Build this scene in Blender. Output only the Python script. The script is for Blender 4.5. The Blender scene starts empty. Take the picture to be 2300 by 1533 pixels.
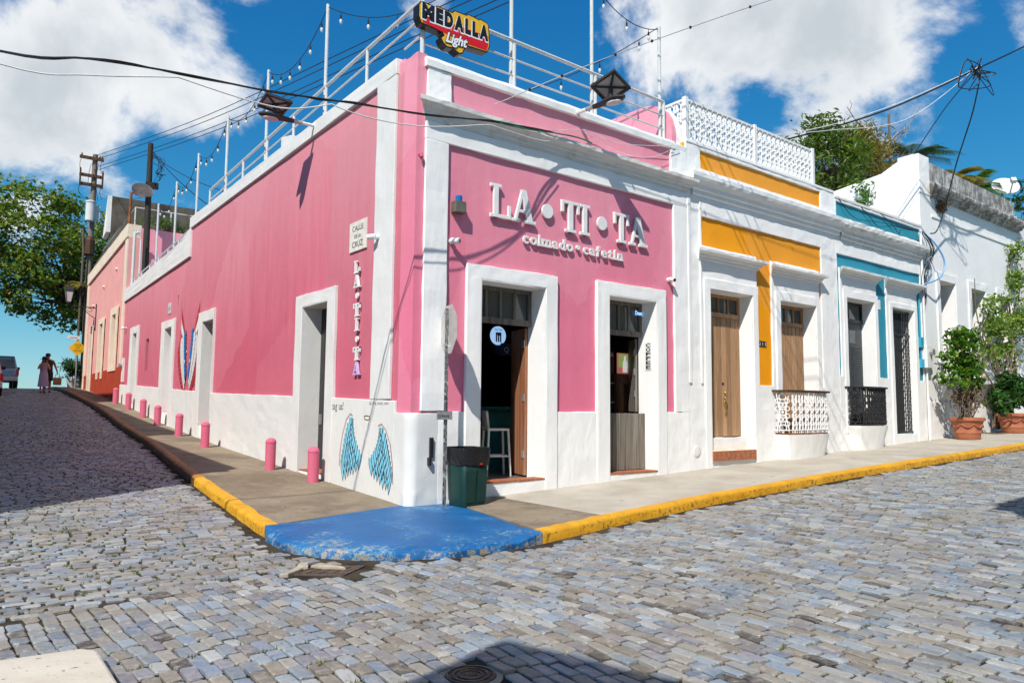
import bpy, bmesh, math, random
import numpy as np
from mathutils import Vector, Matrix
random.seed(7); R = random.random
def U(a, b): return a + (b - a) * R()
SC = bpy.context.scene
COL = SC.collection
PI = math.pi
# ------------------------------------------------------------------ camera
YAW, PIT, ROL = math.radians(52.3), math.radians(5.1), math.radians(.5)
CAM = Vector((-5.582, -9.713, 1.5))
_F0 = Vector((math.cos(YAW), math.sin(YAW), 0)); _R0 = Vector((math.sin(YAW), -math.cos(YAW), 0)); _U0 = Vector((0, 0, 1))
FW = _F0 * math.cos(PIT) + _U0 * math.sin(PIT); _UP = -_F0 * math.sin(PIT) + _U0 * math.cos(PIT)
RT = _R0 * math.cos(ROL) + _UP * math.sin(ROL); UP = -_R0 * math.sin(ROL) + _UP * math.cos(ROL)
cd = bpy.data.cameras.new('camera'); co = bpy.data.objects.new('camera', cd); COL.objects.link(co)
cd.sensor_width = 36; cd.lens = 1640 / 2300 * 36; cd.clip_start = .1; cd.clip_end = 9000
mw = Matrix.Identity(4)
for i, v in enumerate((RT, UP, -FW)):
    for j in range(3): mw[j][i] = v[j]
mw.translation = CAM; co.matrix_world = mw; SC.camera = co
def view(px, py): return (FW + RT * ((px - 1150) / 1640) - UP * ((py - 766.5) / 1640)).normalized()
# ------------------------------------------------------------------ sun
SUN = Vector((.78, .50, -1.0)).normalized()
sd = bpy.data.lights.new('sun', 'SUN'); sd.energy = 5.0; sd.angle = math.radians(.53); sd.color = (1, .95, .875)
so = bpy.data.objects.new('sun', sd); COL.objects.link(so); so.rotation_euler = SUN.to_track_quat('-Z', 'Y').to_euler(); so.location = (-20, -15, 30)
# ------------------------------------------------------------------ world: clear sky with cumulus
W = bpy.data.worlds.new('World'); SC.world = W; W.use_nodes = True
nt = W.node_tree; nt.nodes.clear()
class NT:
    def __init__(s, t): s.t = t
    def n(s, ty, **k):
        o = s.t.nodes.new(ty)
        for a, b in k.items():
            if a == 'i':
                for q, v in b.items(): o.inputs[q].default_value = v
            else: setattr(o, a, b)
        return o
    def l(s, a, b): s.t.links.new(a, b)
    def m(s, op, a, b=None, c=None, clamp=False):
        o = s.t.nodes.new('ShaderNodeMath'); o.operation = op; o.use_clamp = clamp
        for k, v in enumerate((a, b, c)):
            if v is None: continue
            if isinstance(v, (int, float)): o.inputs[k].default_value = v
            else: s.l(v, o.inputs[k])
        return o.outputs[0]
    def vm(s, op, a, b=None, out=0):
        o = s.t.nodes.new('ShaderNodeVectorMath'); o.operation = op
        for k, v in enumerate((a, b)):
            if v is None: continue
            if isinstance(v, (tuple, Vector)): o.inputs[k].default_value = v
            else: s.l(v, o.inputs[k])
        return o.outputs[out]
    def mix(s, f, a, b):
        o = s.t.nodes.new('ShaderNodeMix'); o.data_type = 'RGBA'
        for k, v in ((0, f), (6, a), (7, b)):
            if isinstance(v, (int, float)): o.inputs[k].default_value = v
            elif isinstance(v, tuple): o.inputs[k].default_value = (*v[:3], 1)
            else: s.l(v, o.inputs[k])
        return o.outputs[2]
    def noise(s, vec, scale, det=4, rough=.55, out=0, dist=0):
        o = s.t.nodes.new('ShaderNodeTexNoise'); o.inputs['Scale'].default_value = scale; o.inputs['Detail'].default_value = det; o.inputs['Roughness'].default_value = rough
        o.inputs['Distortion'].default_value = dist
        if vec is not None: s.l(vec, o.inputs['Vector'])
        return o.outputs[out]
    def ss(s, x, a, b, lo=0., hi=1.):
        o = s.t.nodes.new('ShaderNodeMapRange'); o.interpolation_type = 'SMOOTHSTEP'; s.l(x, o.inputs[0])
        for k, v in zip((1, 2, 3, 4), (a, b, lo, hi)): o.inputs[k].default_value = v
        return o.outputs[0]
N = NT(nt)
SKY_S = .10
sky = N.n('ShaderNodeTexSky', sky_type='NISHITA', sun_disc=False)
sky.sun_elevation = math.asin(-SUN.z); sky.sun_rotation = math.atan2(-SUN.x, -SUN.y); sky.air_density = .8; sky.dust_density = .05; sky.ozone_density = 2.5
hs = N.n('ShaderNodeHueSaturation', i={'Saturation': 1.35, 'Value': 1.0}); N.l(sky.outputs[0], hs.inputs['Color'])
dirn = N.n('ShaderNodeTexCoord').outputs['Generated']
dz = N.n('ShaderNodeSeparateXYZ'); N.l(dirn, dz.inputs[0])
den = N.m('MAXIMUM', N.m('ADD', dz.outputs[2], .12), .05)
cxyz = N.n('ShaderNodeCombineXYZ'); N.l(N.m('DIVIDE', dz.outputs[0], den), cxyz.inputs[0]); N.l(N.m('DIVIDE', dz.outputs[1], den), cxyz.inputs[1])
n1 = N.noise(dirn, 5.2, 9, .6, dist=.25)
n2 = N.noise(cxyz.outputs[0], .55, 3, .5)
bias = None
for px, py, rad, wt in [(120, 250, .2, .55), (270, 150, .16, .5), (400, 250, .12, .42), (30, 300, .14, .45), (250, 350, .15, .36), (440, 390, .1, .34), (1650, 40, .22, .55), (1950, 110, .26, .62), (1620, 200, .14, .38), (1850, 200, .17, .4), (2250, 20, .2, .35), (960, 10, .08, .3), (60, 430, .1, .3), (2270, 255, .07, .24)]:
    c = view(px, py)
    d = N.vm('DISTANCE', dirn, tuple(c), out=1)
    b = N.ss(d, 0, rad, wt, 0)
    bias = b if bias is None else N.m('MAXIMUM', bias, b)
# the rest of the sky carries scattered clouds of the same kind
behind = N.ss(N.vm('DOT_PRODUCT', dirn, tuple(_F0), out=1), .45, .05, 0, 1)
bias = N.m('MAXIMUM', bias, N.m('MULTIPLY', N.ss(n2, .5, .7, 0, .5), behind))
dens = N.m('ADD', bias, N.m('MULTIPLY', N.m('SUBTRACT', n1, .5), 1.6))
alpha = N.ss(dens, .2, .44)
shd = N.noise(N.vm('ADD', dirn, (.02, .015, .045)), 4.2, 5, .5)
ccol = N.mix(N.ss(N.m('ADD', dens, N.m('MULTIPLY', N.m('SUBTRACT', shd, .5), 1.3)), .2, .85), (8.6, 8.7, 8.75), (5.2, 5.7, 6.1))
tn = N.n('ShaderNodeMix', data_type='RGBA', blend_type='MULTIPLY'); tn.inputs[0].default_value = 1; N.l(hs.outputs[0], tn.inputs[6]); tn.inputs[7].default_value = (.46, .96, 1.24, 1)
skc = N.vm('DIVIDE', N.vm('MULTIPLY', tn.outputs[2], (1.75, 1.75, 1.75)), N.vm('ADD', N.vm('MULTIPLY', tn.outputs[2], (.165, .165, .165)), (1., 1., 1.)))
wc = N.mix(N.m('MULTIPLY', alpha, .96), skc, ccol)
bg = N.n('ShaderNodeBackground', i={'Strength': SKY_S}); N.l(wc, bg.inputs[0])
wo = N.n('ShaderNodeOutputWorld'); N.l(bg.outputs[0], wo.inputs[0])
vs = SC.view_settings; vs.view_transform = 'Standard'; vs.look = 'None'; vs.gamma = 1; vs.exposure = .2; vs.use_curve_mapping = False
SC.render.engine = 'CYCLES'; SC.cycles.max_bounces = 6; SC.cycles.use_denoising = True; SC.cycles.use_adaptive_sampling = True; SC.cycles.adaptive_threshold = .02; SC.cycles.sample_clamp_indirect = 6
# ------------------------------------------------------------------ materials
def lin(c):
    if isinstance(c, str):
        c = [int(c[i:i + 2], 16) / 255 for i in (0, 2, 4)]
        return tuple(x / 12.92 if x <= .04045 else ((x + .055) / 1.055) ** 2.4 for x in c)
    return c
def mul(c, k): return tuple(min(1, x * k) for x in c)
def base(name, rough=.6, metal=0., spec=.35):
    m = bpy.data.materials.new(name); m.use_nodes = True; t = m.node_tree
    p = t.nodes['Principled BSDF']; p.inputs['Roughness'].default_value = rough; p.inputs['Metallic'].default_value = metal; p.inputs['Specular IOR Level'].default_value = spec
    return m, NT(t), p
def pos(n): return n.n('ShaderNodeNewGeometry').outputs['Position']
def bump(n, p, h, st=.3, dist=.01):
    b = n.n('ShaderNodeBump', i={'Strength': st, 'Distance': dist}); n.l(h, b.inputs['Height']); n.l(b.outputs[0], p.inputs['Normal'])
def plain(name, col, rough=.55, metal=0., var=.1, scale=6., bst=.15, bscale=60., bdist=.004, spec=.35):
    m, n, p = base(name, rough, metal, spec); c = lin(col); P = pos(n)
    f = n.ss(n.noise(P, scale, 5, .6), .3, .7)
    n.l(n.mix(f, mul(c, 1 - var), mul(c, 1 + var)), p.inputs['Base Color'])
    if bst: bump(n, p, n.noise(P, bscale, 3), bst, bdist)
    return m
def plaster(name, col, var=.06, streak=.06, dirt=0., dcol=(.22, .19, .15), fade=None, bst=.35, dl=.5, patch=0.):
    m, n, p = base(name, .78, 0, .25); c = lin(col); P = pos(n)
    f = n.ss(n.noise(P, 1.3, 6, .6), .3, .7)
    colr = n.mix(f, mul(c, 1 - var), mul(c, 1 + var))
    st = n.vm('MULTIPLY', P, (3.2, 3.2, .28))
    sv = n.ss(n.noise(st, 2.2, 5, .65), .52, .72)
    colr = n.mix(n.m('MULTIPLY', sv, streak * 3), colr, mul(c, .82))
    if fade:      # sun-bleached paint, patchy, stronger on the higher coats
        z = n.n('ShaderNodeSeparateXYZ'); n.l(P, z.inputs[0])
        g = n.m('ADD', z.outputs[2], n.m('MULTIPLY', n.m('SUBTRACT', n.noise(st, 1.6, 5, .6), .5), 3.4))
        colr = n.mix(n.m('MULTIPLY', n.ss(g, fade[1], fade[2]), fade[3]), colr, lin(fade[0]))
    if patch:     # rolled-on touch-up coats with soft straight-ish borders
        pv = n.vm('ADD', n.vm('MULTIPLY', P, (.42, .42, .3)), n.vm('MULTIPLY', n.noise(P, 3., 3, .5, 1), (.12, .12, .12)))
        vo = n.n('ShaderNodeTexVoronoi', i={'Scale': 1.}); n.l(pv, vo.inputs['Vector']); sp_ = n.n('ShaderNodeSeparateColor'); n.l(vo.outputs['Color'], sp_.inputs[0])
        hv = n.n('ShaderNodeHueSaturation'); n.l(colr, hv.inputs['Color']); n.l(n.m('ADD', n.m('MULTIPLY', n.m('SUBTRACT', sp_.outputs[0], .5), patch), 1.), hv.inputs['Value']); n.l(n.m('ADD', n.m('MULTIPLY', n.m('SUBTRACT', sp_.outputs[1], .5), patch * 1.5), 1.), hv.inputs['Saturation']); colr = hv.outputs[0]
    if dirt:
        d = n.m('MULTIPLY', n.ss(n.m('ADD', n.m('MULTIPLY', n.noise(P, 2.6, 8, .7), .6), n.m('MULTIPLY', n.noise(st, 3.1, 6, .7), .4)), dl, dl + .22), dirt)
        colr = n.mix(d, colr, dcol)
    n.l(colr, p.inputs['Base Color'])
    h = n.m('ADD', n.m('MULTIPLY', n.noise(P, 5, 3), .8), n.m('MULTIPLY', n.noise(P, 38, 4, .6), .25))
    bump(n, p, h, bst, .02)
    return m
def wood(name, col, dark=.55, rough=.6, grain=26, bst=.3, grey=None):
    m, n, p = base(name, rough, 0, .3); c = lin(col); P = pos(n)
    oi = n.n('ShaderNodeObjectInfo').outputs['Random']
    sh = n.n('ShaderNodeCombineXYZ'); n.l(n.m('MULTIPLY', oi, 17.), sh.inputs[0]); n.l(n.m('MULTIPLY', oi, 9.), sh.inputs[2])
    v = n.vm('MULTIPLY', n.vm('ADD', P, sh.outputs[0]), (grain, grain, 1.3))
    f = n.ss(n.noise(v, 1., 6, .65, dist=.6), .3, .72)
    colr = n.mix(f, mul(c, dark), mul(c, 1.15))
    colr = n.mix(n.ss(n.noise(P, 2.3, 5), .45, .75), colr, mul(c, .75))
    if grey: colr = n.mix(n.ss(n.noise(v, .6, 4), .35, .7), colr, lin(grey))
    hv = n.n('ShaderNodeHueSaturation'); n.l(colr, hv.inputs['Color']); n.l(n.m('ADD', n.m('MULTIPLY', oi, .5), .74), hv.inputs['Value'])
    n.l(hv.outputs[0], p.inputs['Base Color']); bump(n, p, f, bst, .006)
    return m
def glossy(name, col, rough=.12, metal=0.): return plain(name, col, rough, metal, .04, 4, .02, 30, .001, .5)
def emis(name, col, st):
    m, n, p = base(name, .4); p.inputs['Emission Color'].default_value = (*lin(col), 1); p.inputs['Emission Strength'].default_value = st; p.inputs['Base Color'].default_value = (*lin(col), 1); return m
def glass(name, col=(.05, .06, .06), rough=.04):
    m, n, p = base(name, rough, 0, .7); p.inputs['Base Color'].default_value = (*col, 1)
    p.inputs['Transmission Weight'].default_value = .0; return m
def leafmat(name, c1, c2, c3=None, tr=.35):
    m = bpy.data.materials.new(name); m.use_nodes = True; n = NT(m.node_tree); t = m.node_tree; t.nodes.clear()
    g = n.n('ShaderNodeNewGeometry'); rnd = g.outputs['Random Per Island']
    col = n.mix(rnd, lin(c1), lin(c2))
    if c3: col = n.mix(n.ss(rnd, .955, .99), col, lin(c3))
    col = n.mix(n.m('MULTIPLY', n.ss(n.noise(g.outputs['Position'], 1.1, 3), .35, .7), .45), col, mul(lin(c1), .7))
    d = n.n('ShaderNodeBsdfPrincipled', i={'Roughness': .42, 'Specular IOR Level': .4}); n.l(col, d.inputs['Base Color'])
    tl = n.n('ShaderNodeBsdfTranslucent'); n.l(col, tl.inputs[0])
    mx = n.n('ShaderNodeMixShader', i={0: tr}); n.l(d.outputs[0], mx.inputs[1]); n.l(tl.outputs[0], mx.inputs[2])
    o = n.n('ShaderNodeOutputMaterial'); n.l(mx.outputs[0], o.inputs[0]); return m
# ------------------------------------------------------------------ mesh helpers
TR = lambda u, v, d: (u, -d, v)          # south facade: u = x, d = out from the wall
TL = lambda u, v, d: (-d, u, v)          # west facade: u = y
TW = lambda u, v, d: (u, v, d)
class MB:
    def __init__(s): s.v = []; s.f = []; s.tint = None
    def add(s, vs, fs):
        o = len(s.v); s.v += [tuple(v) for v in vs]; s.f += [tuple(i + o for i in f) for f in fs]; return s
    def box(s, a0, a1, b0, b1, c0, c1, T=TW):
        vs = [T(a, b, c) for c in (c0, c1) for b in (b0, b1) for a in (a0, a1)]
        return s.add(vs, [(0, 1, 3, 2), (4, 6, 7, 5), (0, 4, 5, 1), (2, 3, 7, 6), (0, 2, 6, 4), (1, 5, 7, 3)])
    def fb(s, T, u0, u1, v0, v1, d0, d1): return s.box(u0, u1, v0, v1, d0, d1, T)
    def prism(s, poly, T, d0, d1):
        n = len(poly); vs = [T(a, b, d0) for a, b in poly] + [T(a, b, d1) for a, b in poly]
        return s.add(vs, [tuple(range(n - 1, -1, -1)), tuple(range(n, 2 * n))] + [(i, (i + 1) % n, n + (i + 1) % n, n + i) for i in range(n)])
    def sweep(s, prof, T, u0, u1, miter=True, seg=1, jit=0.):
        n = len(prof); vs = []
        for k in range(seg + 1):
            t = k / seg
            for d, v in prof:
                m = d if miter else 0
                j = jit if 0 < k < seg else 0
                vs.append(T((u0 - m) * (1 - t) + (u1 + m) * t, v + U(-j, j), d + (U(-j, j) if d > .01 else 0)))
        fs = [(k * n + i, k * n + (i + 1) % n, (k + 1) * n + (i + 1) % n, (k + 1) * n + i) for k in range(seg) for i in range(n)]
        return s.add(vs, fs + [tuple(range(n)), tuple(range(seg * n + n - 1, seg * n - 1, -1))])
    def tube(s, pts, r, n=6, r2=None, cap=True):
        pts = [Vector(p) for p in pts]; L = len(pts); vs = []; fs = []
        prev = None
        for i, p in enumerate(pts):
            d = (pts[min(i + 1, L - 1)] - pts[max(i - 1, 0)])
            if d.length < 1e-9: d = Vector((0, 0, 1))
            d.normalize()
            if prev is None:
                a = d.orthogonal().normalized()
            else:
                a = (prev - d * prev.dot(d))
                a = a.normalized() if a.length > 1e-6 else d.orthogonal().normalized()
            prev = a; b = d.cross(a)
            rr = r if r2 is None else r + (r2 - r) * i / max(1, L - 1)
            if isinstance(r, (list, tuple)): rr = r[i]
            for k in range(n):
                an = 2 * PI * k / n; vs.append(p + a * (rr * math.cos(an)) + b * (rr * math.sin(an)))
        for i in range(L - 1):
            for k in range(n): fs.append((i * n + k, i * n + (k + 1) % n, (i + 1) * n + (k + 1) % n, (i + 1) * n + k))
        if cap: fs += [tuple(range(n - 1, -1, -1)), tuple(range((L - 1) * n, L * n))]
        return s.add(vs, fs)
    def lathe(s, prof, c=(0, 0, 0), n=16, sx=1., sy=1.):
        vs = []; L = len(prof)
        for r, z in prof:
            for k in range(n):
                an = 2 * PI * (k + .5) / n; vs.append((c[0] + r * sx * math.cos(an), c[1] + r * sy * math.sin(an), c[2] + z))
        fs = [(i * n + k, i * n + (k + 1) % n, (i + 1) * n + (k + 1) % n, (i + 1) * n + k) for i in range(L - 1) for k in range(n)]
        return s.add(vs, fs + [tuple(range(n - 1, -1, -1)), tuple(range((L - 1) * n, L * n))])
    def ball(s, c, r, n=10, sx=1, sy=1, sz=1):
        return s.lathe([(max(.001, r * math.sin(PI * i / (n // 2 + 1))), -r * sz * math.cos(PI * i / (n // 2 + 1))) for i in range(n // 2 + 2)], c, n, sx, sy)
    def ring(s, T, u, v, d, ru, rv, r, n=14, m=5, a0=0., a1=2 * PI):
        k = n if a1 - a0 > 6.2 else n
        return s.tube([T(u + ru * math.cos(a0 + (a1 - a0) * i / k), v + rv * math.sin(a0 + (a1 - a0) * i / k), d) for i in range(k + 1)], r, m)
    def xf(s, M):
        s.v = [tuple(M @ Vector(v)) for v in s.v]; return s
    def wall(s, T, u0, u1, v0, v1, ops, d0, d1):
        us = sorted({u0, u1, *[x for o in ops for x in o[:2] if u0 < x < u1]}); vv = sorted({v0, v1, *[x for o in ops for x in o[2:4] if v0 < x < v1]})
        def solid(i, j):
            if not (0 <= i < len(us) - 1 and 0 <= j < len(vv) - 1): return False
            cu = (us[i] + us[i + 1]) / 2; cv = (vv[j] + vv[j + 1]) / 2
            return not any(o[0] < cu < o[1] and o[2] < cv < o[3] for o in ops)
        q = lambda *p: s.add([T(*x) for x in p], [(0, 1, 2, 3)])
        for i in range(len(us) - 1):
            for j in range(len(vv) - 1):
                if not solid(i, j): continue
                a, b, c, e = us[i], us[i + 1], vv[j], vv[j + 1]
                q((a, c, d1), (b, c, d1), (b, e, d1), (a, e, d1)); q((a, c, d0), (a, e, d0), (b, e, d0), (b, c, d0))
                if not solid(i - 1, j): q((a, c, d0), (a, c, d1), (a, e, d1), (a, e, d0))
                if not solid(i + 1, j): q((b, c, d0), (b, e, d0), (b, e, d1), (b, c, d1))
                if not solid(i, j - 1): q((a, c, d0), (b, c, d0), (b, c, d1), (a, c, d1))
                if not solid(i, j + 1): q((a, e, d0), (a, e, d1), (b, e, d1), (b, e, d0))
        return s
ORG = {}
def obj(name, mb, mat=None, parent=None, smooth=False, bevel=0., weld=True):
    me = bpy.data.meshes.new(name); org = ORG.get(parent.name, Vector((0, 0, 0))) if parent else Vector((0, 0, 0))
    me.from_pydata([(v[0] - org.x, v[1] - org.y, v[2] - org.z) for v in mb.v], [], mb.f)
    bm = bmesh.new(); bm.from_mesh(me)
    if weld: bmesh.ops.remove_doubles(bm, verts=bm.verts, dist=1e-5)
    bmesh.ops.recalc_face_normals(bm, faces=bm.faces); bm.to_mesh(me); bm.free()
    if smooth:
        me.shade_smooth()
        if smooth != 2: me.set_sharp_from_angle(angle=math.radians(42))
    if mat: me.materials.append(mat)
    o = bpy.data.objects.new(name, me); COL.objects.link(o)
    if parent: o.parent = parent; ORG[o.name] = org
    else: ORG[o.name] = Vector((0, 0, 0))
    if bevel:
        b = o.modifiers.new('bevel', 'BEVEL'); b.width = bevel; b.segments = 2; b.limit_method = 'ANGLE'; b.angle_limit = math.radians(40)
    return o
def tag(o, label, cat, group=None):
    o['label'] = label; o['category'] = cat
    if group: o['group'] = group
    return o
def thing(name, label, cat, loc=(0, 0, 0), group=None):
    o = bpy.data.objects.new(name, None); COL.objects.link(o); o.location = loc; o.empty_display_size = .2
    ORG[o.name] = Vector(loc); return tag(o, label, cat, group)
def struct(o): o['kind'] = 'structure'; return o
def stuff(o): o['kind'] = 'stuff'; return o
def copy_tree(o, parent=None):
    c = o.copy(); COL.objects.link(c); c.parent = parent; ORG[c.name] = ORG.get(o.name, Vector((0, 0, 0)))
    for ch in list(o.children): copy_tree(ch, c)
    return c
def textmesh(body, size, ext, off=0., xs=1., shear=0., space=1.):
    cu = bpy.data.curves.new('t', 'FONT'); cu.body = body; cu.size = size; cu.extrude = ext; cu.offset = off; cu.shear = shear; cu.space_character = space; cu.resolution_u = 3
    o = bpy.data.objects.new('t', cu); COL.objects.link(o); bpy.context.view_layer.update()
    me = o.evaluated_get(bpy.context.evaluated_depsgraph_get()).to_mesh()
    vs = [(v.co.x * xs, v.co.y, v.co.z) for v in me.vertices]; fs = [tuple(p.vertices) for p in me.polygons]
    bpy.data.objects.remove(o); bpy.data.curves.remove(cu); return vs, fs
def text(mb, T, body, u, v, d, size, ext=.003, sg=1, w=None, off=0., rot=0., shear=0., space=1., align='L', h=None):
    vs, fs = textmesh(body, size, ext, off, 1., shear, space)
    x0 = min(p[0] for p in vs); x1 = max(p[0] for p in vs); y0 = min(p[1] for p in vs); y1 = max(p[1] for p in vs)
    k = w / (x1 - x0) if w else 1.; kh = h / (y1 - y0) if h else 1.
    W = (x1 - x0) * k; sx = {'L': 0, 'C': -W / 2, 'R': -W}[align]; out = []
    for x, y, z in vs:
        a = (x - x0) * k + sx; b = y * kh
        a, b = a * math.cos(rot) - b * math.sin(rot), a * math.sin(rot) + b * math.cos(rot)
        out.append(T(u + sg * a, v + b, d + z))
    return mb.add(out, fs)
SLAB = {'L': [[(.15, 0), (.38, 0), (.38, 1), (.15, 1)], [(0, .9), (.53, .9), (.53, 1), (0, 1)], [(0, 0), (1, 0), (1, .11), (0, .11)], [(.86, 0), (1, 0), (1, .42), (.86, .42)]],
        'A': [[(.1, .03), (.21, .03), (.52, 1), (.4, 1)], [(.66, .03), (.9, .03), (.6, 1), (.36, 1)], [(.24, .3), (.72, .3), (.69, .39), (.27, .39)], [(0, 0), (.36, 0), (.36, .1), (0, .1)], [(.54, 0), (1.02, 0), (1.02, .1), (.54, .1)]],
        'T': [[(.38, 0), (.63, 0), (.63, 1), (.38, 1)], [(0, .9), (1, .9), (1, 1), (0, 1)], [(0, .62), (.13, .62), (.13, 1), (0, 1)], [(.87, .62), (1, .62), (1, 1), (.87, 1)], [(.2, 0), (.81, 0), (.81, .1), (.2, .1)]],
        'I': [[(.3, 0), (.7, 0), (.7, 1), (.3, 1)], [(0, 0), (1, 0), (1, .1), (0, .1)], [(0, .9), (1, .9), (1, 1), (0, 1)]]}
def slab(T, ch, u, v, w, h, d0, d1, sg=1):
    mb = MB()
    if ch == '.':
        return mb.prism([(u + sg * w / 2 + w / 2 * math.cos(a * PI / 12), v + h / 2 + h / 2 * math.sin(a * PI / 12)) for a in range(24)], T, d0, d1)
    for i, poly in enumerate(SLAB[ch]):
        mb.prism([(u + sg * x * w, v + y * h) for x, y in poly], T, d0, d1 - .0012 * i)
    return mb
# ------------------------------------------------------------------ palette
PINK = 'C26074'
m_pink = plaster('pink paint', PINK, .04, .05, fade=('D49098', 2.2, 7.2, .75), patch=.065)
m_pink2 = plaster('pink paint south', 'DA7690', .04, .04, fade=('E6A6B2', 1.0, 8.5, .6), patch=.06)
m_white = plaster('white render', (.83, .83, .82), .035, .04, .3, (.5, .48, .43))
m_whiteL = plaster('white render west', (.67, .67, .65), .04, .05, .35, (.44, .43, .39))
m_whitedirty = plaster('weathered white render', (.74, .73, .70), .05, .06, .55, (.38, .35, .3), dl=.46)
m_stained = plaster('mould stained white render', (.70, .69, .66), .08, .12, .95, (.13, .12, .105), dl=.36)
m_orange = plaster('orange paint', (.82, .32, .012), .05, .03, patch=.08)
m_teal = plaster('teal paint', (.03, .26, .36), .06, .04)
m_salmon = plaster('salmon paint', 'DDA09A', .05, .05)
m_cream = plaster('cream paint', 'DDCDB8', .05, .04)
m_reddado = plaster('rust red paint', 'A23E26', .1, .1)
m_concrete_wall = plaster('black stained concrete', (.10, .085, .066), .4, .2, .9, (.05, .045, .04))
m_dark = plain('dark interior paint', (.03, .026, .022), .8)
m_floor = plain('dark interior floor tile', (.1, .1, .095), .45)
m_bluewall = plaster('pale blue render', (.42, .52, .6)); m_yellowwall = plaster('pale yellow render', (.72, .6, .36)); m_offwhite = plaster('off white render', (.7, .68, .63))
m_wood = wood('oiled hardwood', (.44, .25, .13), .5, grey='9A7A5A')
m_woodred = wood('reddish hardwood', (.30, .105, .045), .5, grey='8A6A55')
m_woodgrey = wood('weathered grey wood', (.16, .135, .11), .45, .8, grey='77726A')
m_woodpale = wood('pale weathered planks', (.24, .205, .17), .4, .85, grey='8F897E')
m_wooddark = wood('dark wood', (.1, .05, .025), .6)
m_black = plain('black iron', (.02, .02, .022), .4, 0, .2, 9, .3, 50, .003, .4)
m_slate = plain('slate grey door paint', (.045, .055, .062), .5)
m_whitemetal = plain('white enamel', (.74, .74, .73), .4, 0, .04)
m_greymetal = plain('galvanised steel', (.42, .43, .43), .45, .6, .15, 8)
m_greypaint = plain('light grey railing paint', (.56, .57, .56), .42, 0, .06)
m_brass = plain('brass', (.5, .34, .12), .35, .9)
m_rust = plain('rust', (.22, .075, .025), .85, 0, .5, 6)
m_glass = glass('dark window glass')
m_lampglass = plain('frosted lamp glass', (.5, .5, .5), .3, 0, .05)
m_bulb = plain('clear bulb glass', (.62, .62, .58), .08, 0, .02)
m_rubber = plain('black rubber', (.012, .012, .013), .55, 0, .1)
m_brick = plain('terracotta tile', (.35, .125, .06), .7, 0, .25, 14, .3)
m_terra = plain('terracotta pot', (.36, .125, .065), .65, 0, .18, 5, .25, 30)
m_bollard = plaster('pink bollard paint', 'C6617A', .06, .1, .5, (.3, .12, .13), dl=.5)
m_polewood = wood('weathered pole wood', (.2, .16, .12), .5, .85, 30, .4)
m_poledark = wood('dark creosoted pole', (.045, .038, .032), .5, .8, 30)
m_wire = plain('black cable', (.012, .012, .013), .5); m_wirewhite = plain('white cable', (.6, .6, .58), .5); m_wireblue = plain('blue hose', (.13, .33, .6), .4); m_wiregreen = plain('green cable', (.03, .2, .1), .4)
m_bark = plain('bark', (.1, .07, .05), .9, 0, .35, 8, .5, 30, .02)
# ------------------------------------------------------------------ ground heights
_ys = np.array([-400, -5, 0, 5, 10, 16, 22, 32, 37, 42, 52, 90, 400.]); _zs = np.array([0, 0, 0, .23, .48, .88, 1.45, 2.15, 2.38, 2.40, 2.0, -1.2, -8.])
def zL(y): return float(sum(np.interp(y + k, _ys, _zs) for k in (-1.2, -.6, 0, .6, 1.2)) / 5) if y > .6 else max(0., float(np.interp(y, _ys, _zs)))
def zR(x): return max(0., .036 * x) if x < 60 else 2.16
def S(x, y): return zR(x) + zL(y)          # pavement level
KH = .13
def G(x, y): return S(x, y) - KH           # top of the cobbles
def xk(y): return float(np.interp(y, [-.5, 4.3, 11, 19, 30, 40, 60], [-2.33, -1.97, -1.38, -1.12, -1.0, -.9, -.8]))
def yk(x): return float(np.interp(x, [.2, 1.6, 4, 8.6, 17, 30, 60], [-2.86, -2.68, -2.47, -2.33, -2.5, -2.7, -3.0]))
def xw(y): return float(np.interp(y, [-1, 37, 60], [-5.45, -4.55, -4.2]))
RAMP = [(-2.33, -.5), (-2.42, -.85), (-2.44, -1.25), (-2.4, -1.72), (-2.26, -2.1), (-2.0, -2.42), (-1.63, -2.69), (-1.2, -2.87), (-.82, -2.92), (-.38, -2.9), (-.05, -2.88), (.2, -2.86)]
def inpoly(x, y, P):
    c = False; j = len(P) - 1
    for i in range(len(P)):
        if (P[i][1] > y) != (P[j][1] > y) and x < (P[j][0] - P[i][0]) * (y - P[i][1]) / (P[j][1] - P[i][1]) + P[i][0]: c = not c
        j = i
    return c
RAMPX = RAMP + [(.6, -.9), (.6, .5), (-1, .5)]
def inroad(x, y):
    if y > -.5 and x > -2.6 and (x > xk(y) - .06 or x > -.9): return False
    if x > .2 and (y > yk(x) - .07): return False
    if inpoly(x, y, [(a * 1.0 + (-.07 if a < -1 else 0), b - .06) for a, b in RAMPX]): return False
    if x > 1.15 and y < -7.75: return False
    if x < xw(max(y, -1)) + .06 and y > -1: return False
    if x < -4.68 and y < -4.24: return False
    if -2.95 < x < -1.95 and inpoly(x, y, [(-2.98, -2.62), (-2.5, -2.36), (-1.98, -2.76), (-2.42, -3.12)]): return False
    if (x + 2.94) ** 2 + (y + 5.91) ** 2 < .19 ** 2: return False
    return True
# ground sheet to the horizon
mb = MB(); ex = [-4000, -600, -120, -60, 60, 120, 600, 4000]
mb.add([(x, y, -14.) for y in ex for x in ex], [(j * 8 + i, j * 8 + i + 1, j * 8 + 9 + i, j * 8 + 8 + i) for j in range(7) for i in range(7)])
m_far = plain('distant scrub land', (.09, .1, .055), .9, 0, .3, .02, 0)
struct(obj('ground', mb, m_far))
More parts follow.
